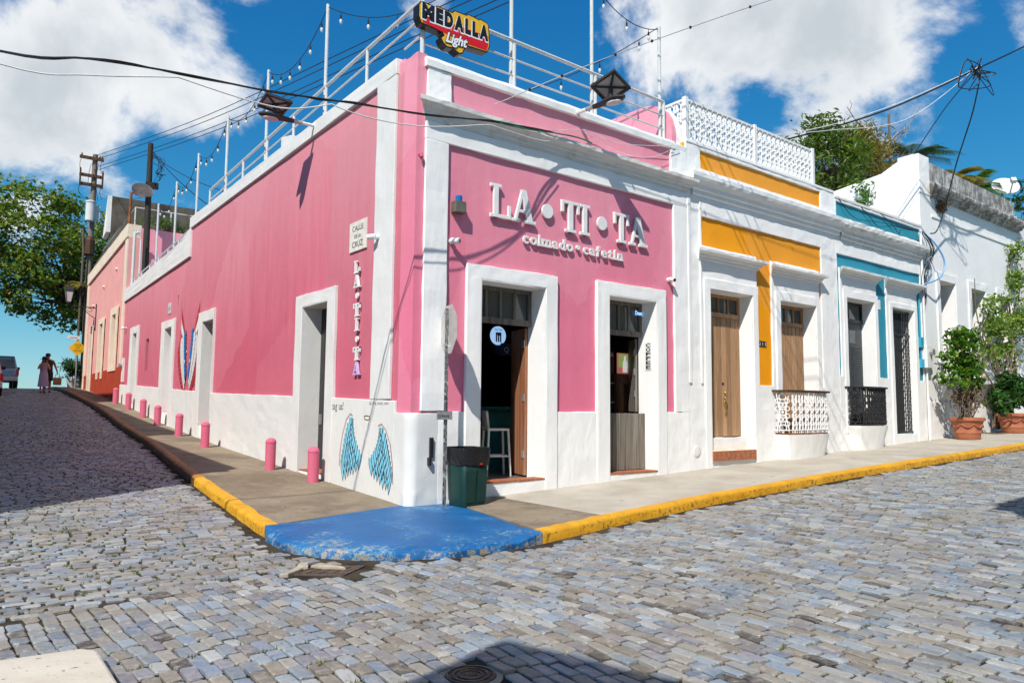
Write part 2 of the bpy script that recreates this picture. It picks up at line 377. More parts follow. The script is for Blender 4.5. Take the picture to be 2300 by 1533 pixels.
# earth body under the town: follows the street slopes
mb = MB(); gx = [-60, -30, -12, -8, -6, -5, -4, -3, -2, -1, 0, .5] + [1 + k for k in range(0, 32, 2)] + [40, 60]; gy = [-60, -30, -15] + [-10 + k for k in range(0, 62, 1)] + [55, 60, 70, 80, 92]
nx = len(gx); mb.add([(x, y, S(x, y) - KH - .017) for y in gy for x in gx], [(j * nx + i, j * nx + i + 1, j * nx + nx + i + 1, j * nx + nx + i) for j in range(len(gy) - 1) for i in range(nx - 1)])
m, n, p = base('sandy joint dirt', .95, 0, .15); P = pos(n)
n.l(n.mix(n.ss(n.noise(P, 3, 6), .35, .65), (.022, .018, .013), (.06, .048, .034)), p.inputs['Base Color']); bump(n, p, n.noise(P, 60, 4), .5, .01)
road = struct(obj('road', mb, m))
# ------------------------------------------------------------------ cobbles
m_cob, n, p = base('blue slag cobble', .42, 0, .45)
at = n.n('ShaderNodeAttribute', attribute_name='tint'); P = pos(n); P2 = n.vm('ADD', P, n.vm('MULTIPLY', at.outputs['Color'], (31., 17., 23.)))
c = n.mix(n.m('MULTIPLY', n.ss(n.noise(P2, 13, 7, .68), .45, .66), .6), at.outputs['Color'], (.36, .325, .27))
c = n.mix(n.m('MULTIPLY', n.ss(n.noise(P, 1.1, 4), .42, .66), .5), c, (.235, .205, .165))
c = n.mix(n.m('MULTIPLY', n.ss(n.noise(P2, 24, 6, .75), .56, .66), .65), c, (.085, .075, .065)); c = n.mix(n.m('MULTIPLY', n.ss(n.noise(P2, 7, 5, .6), .58, .7), .6), c, (.48, .48, .45))
n.l(c, p.inputs['Base Color']); n.l(n.ss(n.noise(P, 7, 4), .3, .7, .34, .62), p.inputs['Roughness'])
bump(n, p, n.m('ADD', n.noise(P2, 16, 5, .6), n.m('MULTIPLY', n.noise(P, 90, 3), .4)), .75, .016)
def cobcol():
    t = R()
    if t < .20: c = (.37, .385, .38)
    elif t < .46: c = (.265, .32, .375)
    elif t < .58: c = (.185, .24, .315)
    elif t < .66: c = (.24, .24, .28)
    elif t < .83: c = (.31, .295, .265)
    elif t < .965: c = (.235, .21, .175)
    else: c = (.07, .065, .06)
    k = U(.64, 1.06); return tuple(x * k for x in c)
def stone(mb, cx, cy, hx, hy, ang, fine):
    z = G(cx, cy) + U(-.005, .006) + .005 * math.sin(cx * 1.9 + .7 * cy) * math.sin(cy * 1.4 - .4 * cx); tx, ty = U(-.045, .045), U(-.045, .045); ca, sa = math.cos(ang), math.sin(ang); o = len(mb.v)
    gx_, gy_ = (G(cx + .1, cy) - G(cx - .1, cy)) / .2, (G(cx, cy + .1) - G(cx, cy - .1)) / .2
    def P(a, b, dz): 
        x, y = a * ca - b * sa, a * sa + b * ca
        mb.v.append((cx + x, cy + y, z + dz + (tx + gx_) * x + (ty + gy_) * y))
    def rim(k, dz, jit):
        if fine:
            r = .011
            for sx, sy in ((-1, -1), (1, -1), (1, 1), (-1, 1)):
                q = [(sx * (hx - k), sy * (hy - k - r)), (sx * (hx - k - r), sy * (hy - k))]
                if sx * sy > 0: q = q[::-1]
                for a, b in q[::-1] if False else q: P(a + U(-jit, jit), b + U(-jit, jit), dz)
        else:
            for sx, sy in ((-1, -1), (1, -1), (1, 1), (-1, 1)): P(sx * (hx - k) + U(-jit, jit), sy * (hy - k) + U(-jit, jit), dz)
    if fine: rim(.009, .0, .004)
    rim(.003 if fine else .005, -.0025 if fine else 0, .004); rim(0, -.009, .005); rim(0, -.055, 0)
    m_ = 8 if fine else 4; L = 4 if fine else 3
    if fine:   # order each rim by angle so that faces run round the stone
        for k in range(L):
            s_ = mb.v[o + k * 8:o + k * 8 + 8]
            s_.sort(key=lambda v: math.atan2((v[1] - cy) * ca - (v[0] - cx) * sa, (v[0] - cx) * ca + (v[1] - cy) * sa)); mb.v[o + k * 8:o + k * 8 + 8] = s_
    mb.f.append(tuple(o + i for i in range(m_)))
    for k in range(L - 1):
        for i in range(m_): mb.f.append((o + k * m_ + i, o + (k + 1) * m_ + i, o + (k + 1) * m_ + (i + 1) % m_, o + k * m_ + (i + 1) % m_))
    c_ = cobcol(); mb.tint += [(*c_, 1)] * (len(mb.v) - o)
def project(x, y, z):
    v = Vector((x, y, z)) - CAM; d = v.dot(FW)
    return (9e9, 9e9, d) if d < .3 else (1150 + 1640 * v.dot(RT) / d, 766.5 - 1640 * v.dot(UP) / d, d)
stones = []
def zoneA(x, y): return x < -1.2 and y > -2.95 + .25 * (x + 5)
def vis(x, y, mx=420):
    px, py, d = project(x, y, G(x, y)); return -mx < px < 2300 + mx and py < 2050
j = 0; y = -3.2
while y < 52:
    w = .103; x = -5.6 + (.1 if j % 2 else 0) + U(-.03, .03)
    while x < -.7:
        l = U(.16, .22); cx = x + l / 2; cy = y + .035 * math.sin(cx * 2.1 + y * .7) + .02 * math.sin(y * 1.7)
        if zoneA(cx, cy) and inroad(cx, cy) and inroad(cx + l * .4, cy) and vis(cx, cy): stones.append((cx, cy, l / 2 - .006 - (.012 if R() < .35 else 0), w / 2 - .0045, .03 * math.cos(cx * 2.1 + y * .7) + U(-.03, .03)))
        x += l + .008
    y += w + .003; j += 1
j = 0; x = -5.6
while x < 34:
    w = .106; y = -10.2 + (.12 if j % 2 else 0) + U(-.04, .04)
    while y < -1.0:
        l = U(.175, .24); cy = y + l / 2; cx = x + .07 * math.sin(cy * 1.15 + 1) + .025 * math.sin(cy * 2.9 + x * .6)
        if not zoneA(cx, cy) and inroad(cx, cy) and inroad(cx, cy + l * .42) and vis(cx, cy): stones.append((cx, cy, w / 2 - .005, l / 2 - .006, -.07 * math.cos(cy * 1.15 + 1) + U(-.035, .035)))
        y += l + .007
    x += w + .004; j += 1
stones.sort(key=lambda s_: (project(s_[0], s_[1], -.13)[1] > 1540 or not -10 < project(s_[0], s_[1], -.13)[0] < 2310, project(s_[0], s_[1], -.13)[2]))
def tintmesh(o, mb):
    a = o.data.attributes.new('tint', 'FLOAT_COLOR', 'POINT'); a.data.foreach_set('color', np.array(mb.tint, dtype=np.float32).ravel())
for k, s_ in enumerate(stones[:300]):
    mb = MB(); mb.tint = []; stone(mb, *s_, True); o = obj('cobble', mb, m_cob, road, weld=False); tintmesh(o, mb)
mb = MB(); mb.tint = []
for s_ in stones[300:]: stone(mb, *s_, project(s_[0], s_[1], 0)[2] < 8.5)
o = stuff(obj('cobbles', mb, m_cob, road, weld=False)); tintmesh(o, mb)
# moss tufts in the joints of the side street
m_moss = leafmat('joint moss', '4C5A1E', '7C8434', tr=.2)
mb = MB()
for s_ in stones:
    if not vis(s_[0], s_[1], 20): continue
    A = zoneA(s_[0], s_[1]); d = project(s_[0], s_[1], 0)[2]
    dens = .5 * math.sin(s_[0] * 1.3 + 2) * math.sin(s_[1] * .8) + .5
    if d < 22 and R() < (.34 if A else .045) * dens * (1.3 if s_[0] < -3 else .8):
        ex_ = s_[0] + (s_[2] if A else U(-.03, .03)); ey = s_[1] + (U(-.03, .03) if A else s_[3])
        for q in range(random.randint(9, 18)):
            a = U(0, 6.3); r = abs(random.gauss(0, .022)); bx, by = ex_ + r * math.cos(a) * 1.5, ey + r * math.sin(a); z = G(bx, by) - .02; h = U(.012, .04); t = U(0, 6.3); w = U(.005, .011)
            mb.add([(bx - w * math.cos(t), by - w * math.sin(t), z), (bx + w * math.cos(t), by + w * math.sin(t), z), (bx + U(-.02, .02), by + U(-.02, .02), z + h + .012)], [(0, 1, 2)])
stuff(tag(obj('moss', mb, m_moss, weld=False), 'green moss tufts growing in the joints of the cobbles', 'moss'))
mb = MB(); k = 0
while k < 70:
    x, y = (U(-4.5, 12), U(-7.5, -2.4)) if R() < .8 else (U(-4.4, -1.4), U(-2, 14))
    if R() < .55: x, y = (U(.3, 14), 0); y = yk(x) - abs(random.gauss(.08, .12))
    if not inroad(x, y): continue
    a = U(0, 6.3); l = U(.02, .045); w = l * U(.35, .6); z = G(x, y) + .012; c_, s_ = math.cos(a), math.sin(a); o_ = len(mb.v); k += 1
    mb.v += [(x - c_ * l, y - s_ * l, z), (x - s_ * w, y + c_ * w, z + U(.002, .014)), (x + c_ * l, y + s_ * l, z + U(0, .01)), (x + s_ * w, y - c_ * w, z + U(.002, .014))]; mb.f += [(o_, o_ + 1, o_ + 2), (o_, o_ + 2, o_ + 3)]
stuff(tag(obj('leaf_litter', mb, leafmat('dry fallen leaves', '6A4A26', 'A08A58', 'B04A60', .1), weld=False), 'scattered dry leaves and petals on the cobbles and along the gutter', 'leaf litter'))
# ------------------------------------------------------------------ pavements, kerbs, ramp
m_conc, n, p = base('worn pavement concrete', .85, 0, .2); P = pos(n)
oi = n.n('ShaderNodeObjectInfo').outputs['Random']
c = n.mix(n.ss(n.noise(P, 1.2, 6, .65), .3, .7), (.18, .138, .09), (.265, .21, .145))
c = n.mix(n.m('MULTIPLY', oi, .2), c, (.36, .31, .24)); c = n.mix(n.ss(n.noise(P, 11, 4, .6), .63, .68), c, (.09, .075, .06)); c = n.mix(n.m('MULTIPLY', n.ss(n.noise(P, .9, 5, .65), .46, .66), .65), c, (.13, .105, .075)); c = n.mix(n.m('MULTIPLY', n.ss(n.noise(P, 2.7, 6, .7), .54, .68), .5), c, (.32, .27, .2)); c = n.mix(n.m('MULTIPLY', n.ss(n.noise(P, 70, 3), .5, .7), .3), c, (.17, .15, .12))
n.l(c, p.inputs['Base Color']); bump(n, p, n.m('ADD', n.noise(P, 80, 4), n.noise(P, 6, 4)), .35, .006)
m_concR, n, p = base('pale pavement concrete', .85, 0, .2); P = pos(n)
c = n.mix(n.ss(n.noise(P, 1.0, 6, .65), .3, .7), (.36, .32, .26), (.47, .43, .36)); c = n.mix(n.ss(n.noise(P, 2.1, 3, .5), .68, .74), c, (.27, .24, .2)); c = n.mix(n.ss(n.noise(P, 12, 4, .6), .68, .73), c, (.2, .18, .15))
n.l(c, p.inputs['Base Color']); bump(n, p, n.m('ADD', n.noise(P, 80, 4), n.noise(P, 6, 4)), .3, .006)
m_stoneslab, n, p = base('bleached stone slab', .8, 0, .2); P = pos(n)
c = n.mix(n.ss(n.noise(P, 2, 6), .3, .7), (.5, .44, .36), (.6, .55, .47)); c = n.mix(n.ss(n.noise(n.vm('MULTIPLY', P, (1, 2.2, 1)), 16, 5, .6), .64, .68), c, (.12, .1, .085))
n.l(c, p.inputs['Base Color']); bump(n, p, n.noise(P, 25, 5), .35, .01)
def paintmat(name, col, col2, under, chip, facechip):
    m, n, p = base(name, .55, 0, .35); g = n.n('ShaderNodeNewGeometry'); P = g.outputs['Position']
    c = n.mix(n.ss(n.noise(P, 2.2, 6, .65), .35, .65), col, col2)
    nz = n.n('ShaderNodeSeparateXYZ'); n.l(g.outputs['Normal'], nz.inputs[0])
    side = n.ss(nz.outputs[2], .75, .3)
    ch = n.m('ADD', n.noise(P, 15, 8, .72), n.m('MULTIPLY', side, facechip))
    c = n.mix(n.ss(n.noise(n.vm('MULTIPLY', P, (1, 1, 2.5)), 4, 6, .7), .42, .75, 0, .7), c, mul(col2, .55)) if facechip < .15 else c
    c = n.mix(n.ss(ch, chip, chip + .16), c, under); n.l(c, p.inputs['Base Color']); bump(n, p, n.m('ADD', n.noise(P, 30, 5), n.noise(P, 6, 3)), .45, .012); return m
m_yel = paintmat('worn yellow kerb paint', (.60, .29, .012), (.68, .36, .02), (.11, .065, .02), .64, .145)
m_yeldirty = paintmat('dirty yellow kerb paint', (.46, .2, .02), (.3, .13, .03), (.05, .038, .026), .5, .16)
m_blue, n, p = base('worn blue paint', .5, 0, .4); P = pos(n)
c = n.mix(n.ss(n.noise(P, 1.4, 5), .3, .7), (.004, .09, .26), (.006, .125, .34))
nz = n.n('ShaderNodeSeparateXYZ'); n.l(n.n('ShaderNodeNewGeometry').outputs['Normal'], nz.inputs[0]); sd_ = n.ss(nz.outputs[2], .9, .5)
wr = n.m('ADD', n.noise(n.vm('MULTIPLY', P, (1, 1.6, 1)), 13, 9, .78), n.m('MULTIPLY', n.m('SUBTRACT', n.noise(P, 1.3, 3), .5), .7))
c = n.mix(n.m('MULTIPLY', n.ss(wr, .54, .66), .62), c, (.13, .31, .40)); c = n.mix(n.ss(wr, .62, .70), c, (.30, .31, .28)); c = n.mix(n.m('MULTIPLY', n.ss(n.noise(P, 10, 8, .75), .5, .56), sd_), c, (.3, .26, .21)); n.l(c, p.inputs['Base Color']); bump(n, p, n.m('ADD', n.noise(P, 40, 5), n.noise(P, 7, 4)), .6, .014)
def slabmesh(pts, z0=None, th=.22, drop=0.):
    n_ = len(pts); top = [(x, y, S(x, y) + drop) for x, y in pts]; bot = [(x, y, z - th) for x, y, z in top]
    return MB().add(top + bot, [tuple(range(n_)), tuple(range(2 * n_ - 1, n_ - 1, -1))] + [(i, n_ + i, n_ + (i + 1) % n_, (i + 1) % n_) for i in range(n_)])
KW = .17
mb = MB(); 
def strip(pa, pb, off):
    v = []; f = []
    for (a, b) in zip(pa, pb): v += [(*a, S(*a) + off), (*b, S(*b) + off)]
    for i in range(len(pa) - 1): f.append((2 * i, 2 * i + 1, 2 * i + 3, 2 * i + 2))
    return v, f
ys_ = [-.4 + .8 * k for k in range(58)]
mb.add(*strip([(-.02, max(y, .02)) for y in ys_], [(xk(y) + .02, y) for y in ys_], -.03))
pav = struct(obj('pavement', mb, m_conc))
gap = .006
yj = [-.45, 2.0, 4.35, 6.5, 8.9, 11.2, 13.6, 16, 18.5, 21, 23.4, 26, 28.6, 31.2, 34, 37, 40, 44]
for a, b in zip(yj[:-1], yj[1:]):
    a0 = .16 if a < 0 else a; a1 = -.45 if a < 0 else a
    ym = (a + b) / 2
    obj('slab', slabmesh([(xk(a1) + KW, a1 + gap), (xk(ym) + KW, ym), (xk(b) + KW, b - gap), (-.03, b - gap), (-.03, ym), (-.03, a0 + gap)]), m_conc, pav, bevel=.008)
mb = MB(); xs_ = [.5 + k for k in range(46)]
mb.add(*strip([(x, -.02) for x in xs_], [(x, yk(x) + .02) for x in xs_], -.03)); pav2 = struct(obj('pavement', mb, m_concR))
xj = [.25, 1.55, 3.3, 5.4, 7.5, 9.6, 11.9, 14.2, 16.6, 19, 21.5, 24, 27, 30, 34, 40, 46]
for a, b in zip(xj[:-1], xj[1:]):
    xm = (a + b) / 2; q = .72 if a < 1 else a
    obj('slab', slabmesh([(q + gap, -.03), (a + gap, yk(a) + KW), (xm, yk(xm) + KW), (b - gap, yk(b) + KW), (b - gap, -.03)]), m_conc if a < 1 else m_concR, pav2, bevel=.008)
kerb = struct(obj('kerb', MB().add(*strip([(xk(y) + .05, y) for y in ys_], [(xk(y) + .1, y) for y in ys_], -.09)), m_conc))
def kerbpiece(pts, inward, m, par):
    # pts: outer edge polyline; a rounded kerb stone
    v = []; prof = [(0, -.32), (0, -.05), (.018, -.016), (.05, .004), (KW - .005, .006), (KW - .005, -.3)]; k_ = len(prof)
    for i, (x, y) in enumerate(pts):
        dx, dy = inward(x, y)
        for d, z in prof:
            j = U(-.008, .008) if 0 < i < len(pts) - 1 else 0
            v.append((x + dx * (d + j), y + dy * (d + j), S(x + dx * d, y + dy * d) + z + j * .6))
    f = [(i * k_ + a, i * k_ + (a + 1) % k_, (i + 1) * k_ + (a + 1) % k_, (i + 1) * k_ + a) for i in range(len(pts) - 1) for a in range(k_)] + [tuple(range(k_)), tuple(range((len(pts) - 1) * k_ + k_ - 1, (len(pts) - 1) * k_ - 1, -1))]
    return obj('kerb_stone', MB().add(v, f), m, par, smooth=True)
y = -.5
while y < 44:
    l = 2.35 if y < 4 else U(.9, 1.3); 
    if y < 4.2 and y + l > 4.25: l = 4.3 - y
    kerbpiece([(xk(y + l * t), y + .004 + (l - .008) * t) for t in [q / 8 for q in range(9)]], lambda a, b: (1, 0), m_yel if y < 4.2 else m_yeldirty, kerb); y += l
kerb2 = struct(obj('kerb', MB().add(*strip([(x, yk(x) + .05) for x in xs_], [(x, yk(x) + .1) for x in xs_], -.09)), m_conc))
x = .21
while x < 45:
    l = 1.35 if x < 1 else U(2.2, 2.9)
    kerbpiece([(x + .004 + (l - .008) * t, yk(x + l * t)) for t in [q / 10 for q in range(11)]], lambda a, b: (0, 1), m_yel, kerb2); x += l
# blue dropped corner
ctr = (-.35, -.55); lay = []
edge = [RAMP[0]] + RAMP[1:-1] + [RAMP[-1]]
fine_ = []
for a, b in zip(edge[:-1], edge[1:]):
    for t in (0, .2, .4, .6, .8): fine_.append((a[0] + (b[0] - a[0]) * t, a[1] + (b[1] - a[1]) * t))
fine_.append(edge[-1])
inner = [(-.05, .14), (-.05, .05), (0, -.03), (.08, -.06), (.7, -.06)]
mb = MB(); nF = len(fine_); rings = [(1., -.22), (1.0, -.085), (.985, -.05), (.95, -.03), (.8, -.014), (.45, .006), (0, .008)]
for t, z in rings:
    for i, (x, y) in enumerate(fine_):
        q = i / (nF - 1) * (len(inner) - 1); k = min(int(q), len(inner) - 2); ix = inner[k][0] + (inner[k + 1][0] - inner[k][0]) * (q - k); iy = inner[k][1] + (inner[k + 1][1] - inner[k][1]) * (q - k)
        e = min(1, i / 7, (nF - 1 - i) / 7)
        zz = z if t < .9 else z * e + (.004 if z > -.2 else z) * (1 - e)
        j = U(-.012, .012) if t > .9 and 0 < i < nF - 1 else 0
        mb.v.append((ix + (x - ix) * (t + j * .7), iy + (y - iy) * (t + j * .7), zz + j))
for k in range(len(rings) - 1):
    for i in range(nF - 1): mb.f.append((k * nF + i, k * nF + i + 1, (k + 1) * nF + i + 1, (k + 1) * nF + i))
struct(obj('dropped_kerb_ramp', mb, m_blue, smooth=True))
# the pavements on the camera's side and across the side street
def plate(name, pts, m, h=0., th=.4):
    o = slabmesh(pts, th=th, drop=h); return struct(obj(name, o, m, bevel=.02))
plate('pavement', [(-4.73, -4.4), (-4.8, -4.3), (-5.3, -4.25), (-30, -4.0), (-30, -30), (-4.6, -30)], m_stoneslab, -.035)
plate('pavement', [(1.2, -7.85), (1.3, -7.8), (14, -7.8), (30, -7.9), (46, -8), (46, -12), (1.2, -30)], m_concR)
yy = [-1 + 3 * k for k in range(16)]
mb = MB(); mb.add(*strip([(xw(y) - 1.6, y) for y in yy], [(xw(y), y) for y in yy], 0)); mb.add(*strip([(xw(y), y) for y in yy], [(xw(y) + .001, y) for y in yy], -.3))
mb2 = MB(); v = []; f = []
for y in yy: v += [(xw(y) - 1.6, y, S(0, y)), (xw(y), y, S(0, y)), (xw(y), y, S(0, y) - .4)]
for i in range(len(yy) - 1): f += [(3 * i, 3 * i + 1, 3 * i + 4, 3 * i + 3), (3 * i + 1, 3 * i + 2, 3 * i + 5, 3 * i + 4)]
v += [(-30, -1, 0), (-30, -1, -.4)]; f += [(0, 1, 2)]
struct(obj('pavement', mb2.add(v, f[:-1]), m_conc))
# drain grate with its rim stones, manhole cover
q = [Vector((-2.85, -2.64, 0)), Vector((-2.44, -2.46, 0)), Vector((-2.06, -2.73, 0)), Vector((-2.42, -3.0, 0))]
gz = -.13
t = thing('drain_grate', 'rusty iron drain grate in the gutter below the blue ramp', 'grate', (-2.44, -2.7, gz))
mb = MB()
def lerpq(a, b): return q[0].lerp(q[3], b).lerp(q[1].lerp(q[2], b), a)
def qbox(mb, a0, a1, b0, b1, z0, z1):
    c_ = [lerpq(a0, b0), lerpq(a1, b0), lerpq(a1, b1), lerpq(a0, b1)]
    mb.add([(c.x, c.y, z0) for c in c_] + [(c.x, c.y, z1) for c in c_], [(3, 2, 1, 0), (4, 5, 6, 7), (0, 1, 5, 4), (1, 2, 6, 5), (2, 3, 7, 6), (3, 0, 4, 7)])
m_grate = plain('rusty cast iron', (.115, .085, .066), .6, .3, .4, 12, .5, 40)
for a in ((0, .05, 0, 1), (.95, 1, 0, 1), (.051, .949, 0, .06), (.051, .949, .94, 1)): qbox(mb, *a, gz - .06, gz - .004)
obj('frame', mb, m_grate, t)
for k in range(4):
    for r_ in range(9):
        mb = MB(); qbox(mb, .06 + r_ * .1, .06 + r_ * .1 + .055, .07 + k * .22, .07 + k * .22 + .19, gz - .05, gz - .008); obj('bar', mb, m_grate, t)
mb = MB(); qbox(mb, 0, 1, 0, 1, gz - .14, gz - .1); obj('pit', mb, m_rubber, t)
m_rim = plain('tan rim stone', (.36, .31, .245), .85, 0, .2, 7, .5, 30, .01)
for pts, lab in (([(-2.95, -2.68), (-2.72, -2.5), (-2.66, -2.58), (-2.88, -2.74)], 'cracked tan stone at the left end of the drain grate'), ([(-2.7, -2.48), (-2.6, -2.32), (-2.52, -2.36), (-2.6, -2.55)], 'narrow tan stone behind the left side of the drain grate'), ([(-2.56, -2.5), (-2.46, -2.62), (-2.3, -2.78), (-2.42, -2.42)], 'broken tan stone touching the blue ramp edge above the drain grate')):
    n_ = len(pts); v = [(x, y, gz + .02 + U(-.01, .01)) for x, y in pts] + [(x, y, gz - .1) for x, y in pts]
    tag(obj('rim_stone', MB().add(v, [tuple(range(n_)), tuple(range(2 * n_ - 1, n_ - 1, -1))] + [(i, n_ + i, n_ + (i + 1) % n_, (i + 1) % n_) for i in range(n_)]), m_rim, bevel=.012), lab, 'stone', 'stones round the drain grate')
t = thing('valve_cover', 'small round iron valve cover set in the foreground cobbles', 'cover', (-2.94, -5.91, -.13))
mb = MB().lathe([(.155, -.08), (.155, .002), (.14, .006), (.14, -.004), (.12, -.004), (.12, .004), (.1, .004), (.1, -.004), (.08, -.004), (.08, .004), (.065, .004), (.065, -.002), (.001, -.002)], (-2.94, -5.91, -.13), 28); obj('lid', mb, m_grate, t, smooth=True)
mb = MB().lathe([(.2, -.09), (.2, -.012), (.16, -.005), (.16, -.09)], (-2.94, -5.91, -.13), 28); obj('collar', mb, m_rim, t)
mb = MB(); text(mb, lambda u, v, d: (-2.94 + u * RT.x + v * FW.x, -5.91 + u * RT.y + v * FW.y, -.13 + d), 'HF&C', 0, -.015, -.001, .035, .003, align='C'); obj('lettering', mb, m_grate, t)
# ------------------------------------------------------------------ pink corner building
pk = thing('corner_building', 'pink corner building with white trim and rooftop railing', 'building', (0, 0, 0))
D1 = (1.23, 2.62, .2, 3.57); D2 = (4.17, 5.51, .2, 3.61); DZ = .285
obj('wall', MB().wall(TR, 0, 6.45, -1.2, 6.95, [D1, D2], -.42, 0), m_pink2, pk)
LD = [(3.05, 4.27, .12, 3.44), (10.42, 11.5, .95, 3.77), (15.02, 15.95, 1.25, 3.93), (20.4, 21.15, 1.5, 4.15), (18.55, 19.0, 2.66, 3.79), (14.54, 14.68, 4.6, 4.88)]
obj('wall', MB().wall(TL, .42, 13.4, -1.2, 6.9, LD, -.42, 0), m_pink, pk)
obj('wall', MB().wall(TL, 13.4, 23.3, -1.2, 6.0, LD, -.42, 0), m_pink, pk)
mb = MB().box(6.2, 6.45, .42, 13.4, -1, 6.9).box(.42, 6.2, 13.15, 13.4, -1, 6.9); obj('back_wall', mb, m_pink, pk)
mb = MB().box(6.0, 6.3, 13.4, 23.3, -1, 6.0); obj('back_wall', mb, m_pink, pk)
obj('roof', MB().box(.42, 6.2, .42, 13.15, 6.25, 6.4), m_whitedirty, pk); obj('roof', MB().box(.42, 6.0, 13.4, 23.3, 5.35, 5.5), m_whitedirty, pk)
# inside: floor, walls, ceiling
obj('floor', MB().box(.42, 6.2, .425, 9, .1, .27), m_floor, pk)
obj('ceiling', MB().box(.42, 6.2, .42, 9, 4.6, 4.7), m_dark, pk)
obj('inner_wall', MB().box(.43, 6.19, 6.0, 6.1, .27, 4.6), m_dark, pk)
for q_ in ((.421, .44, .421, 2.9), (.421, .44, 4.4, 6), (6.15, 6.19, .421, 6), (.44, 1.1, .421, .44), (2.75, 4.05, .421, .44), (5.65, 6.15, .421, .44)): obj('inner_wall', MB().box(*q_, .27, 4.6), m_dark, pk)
# white dado
def dado(u0, u1, T, zf, d=.055, lo=-1.2, m=m_white, par=pk, name='dado'):
    return obj(name, MB().prism([(u0, lo), (u1, lo), (u1, zf(u1)), (u0, zf(u0))], T, 0, d), m, par, bevel=.012)
zd = lambda y: float(np.interp(y, [0, 1, 4.5, 10, 22.7], [1.56, 1.6, 1.67, 1.78, 2.25]))
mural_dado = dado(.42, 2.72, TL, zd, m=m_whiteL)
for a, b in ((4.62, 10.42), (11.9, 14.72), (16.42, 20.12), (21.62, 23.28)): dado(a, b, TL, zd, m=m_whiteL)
for a, b in ((.45, .95), (2.9, 3.86), (5.8, 6.5)): dado(a, b, TR, lambda u: 1.42)
# rounded corner foot of the dado
oc_ = [(.45, -.055)] + [(.115 + .17 * math.cos(a), .115 + .17 * math.sin(a)) for a in [-PI / 2 - k * PI / 20 for k in range(11)]] + [(-.055, .42)]
n_ = len(oc_); mb = MB(); lv = [(-1.2, .05), (0.0, .04), (.25, .01), (.7, 0), (1.37, 0), (1.385, -.006), (1.395, -.02)]
for zz, g in lv:
    for i, (x, y) in enumerate(oc_):
        k = min(1, i / 3, (n_ - 1 - i) / 3); mb.v.append((x - g * .7 * k, y - g * .7 * k, zz))
mb.v += [(.45, .02, 1.395)] + [(.02 + .28 * 0, .02, 1.395)] * (n_ - 2) + [(.02, .42, 1.395)]
for k in range(len(lv)):
    mb.f += [(k * n_ + i, k * n_ + i + 1, (k + 1) * n_ + i + 1, (k + 1) * n_ + i) for i in range(n_ - 1)]
obj('dado', mb, m_whiteL, pk, smooth=2, weld=False)
# white bands and frames, west side
def L2(y, a, b): return a + (b - a) * y
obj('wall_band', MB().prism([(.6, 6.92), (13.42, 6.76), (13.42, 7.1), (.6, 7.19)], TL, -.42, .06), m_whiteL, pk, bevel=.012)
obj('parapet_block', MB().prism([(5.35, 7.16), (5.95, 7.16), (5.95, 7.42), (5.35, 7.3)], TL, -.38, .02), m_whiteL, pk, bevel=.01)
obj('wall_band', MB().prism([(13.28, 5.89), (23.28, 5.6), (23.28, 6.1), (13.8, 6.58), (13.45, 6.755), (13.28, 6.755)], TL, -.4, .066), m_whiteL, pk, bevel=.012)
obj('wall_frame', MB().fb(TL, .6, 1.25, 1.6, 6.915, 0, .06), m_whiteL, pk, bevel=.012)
# corner parapet cap + south parapet
obj('parapet', MB().box(0, .42, .421, .6, 6.9, 7.12).box(0.0, .16, 0.0, .42, 6.95, 7.08), m_pink2, pk)
obj('coping', MB().prism([(-.04, 6.87), (6.1, 6.87), (6.1, 7.0), (-.04, 7.0)], TR, -.40, .085).v and MB().sweep([(-.40, 6.965), (-.40, 7.03), (.07, 7.02), (.085, 6.97), (.08, 6.87), (.0, 6.87), (0, 6.965)], TR, .12, 6.1, False, 30, .004), m_white, pk)
obj('wall_frame', MB().fb(TR, .16, .6, 6.3, 6.869, 0, .06), m_white, pk, bevel=.01); obj('wall_frame', MB().fb(TR, 6.0, 6.5, 6.3, 6.869, 0, .062).fb(TR, 6.1, 6.5, 6.869, 7.0, -.4, .062), m_white, pk, bevel=.01)
COR = [(0, 6.0), (.05, 6.0), (.055, 6.05), (.09, 6.06), (.095, 6.12), (.13, 6.13), (.145, 6.17), (.19, 6.20), (.235, 6.225), (.24, 6.29), (.0, 6.34)]
obj('cornice', MB().sweep(COR, TR, .16, 6.46, True, 46, .005), m_whitedirty, pk)
obj('wall_frame', MB().fb(TR, .145, .575, 1.421, 5.69, 0, .055), m_white, pk, bevel=.012)
obj('wall_frame', MB().fb(TR, .145, 6.5, 5.691, 5.999, 0, .055), m_white, pk, bevel=.012)
obj('wall_frame', MB().fb(TR, 6.07, 6.5, 1.421, 5.69, 0, .055), m_white, pk, bevel=.012)
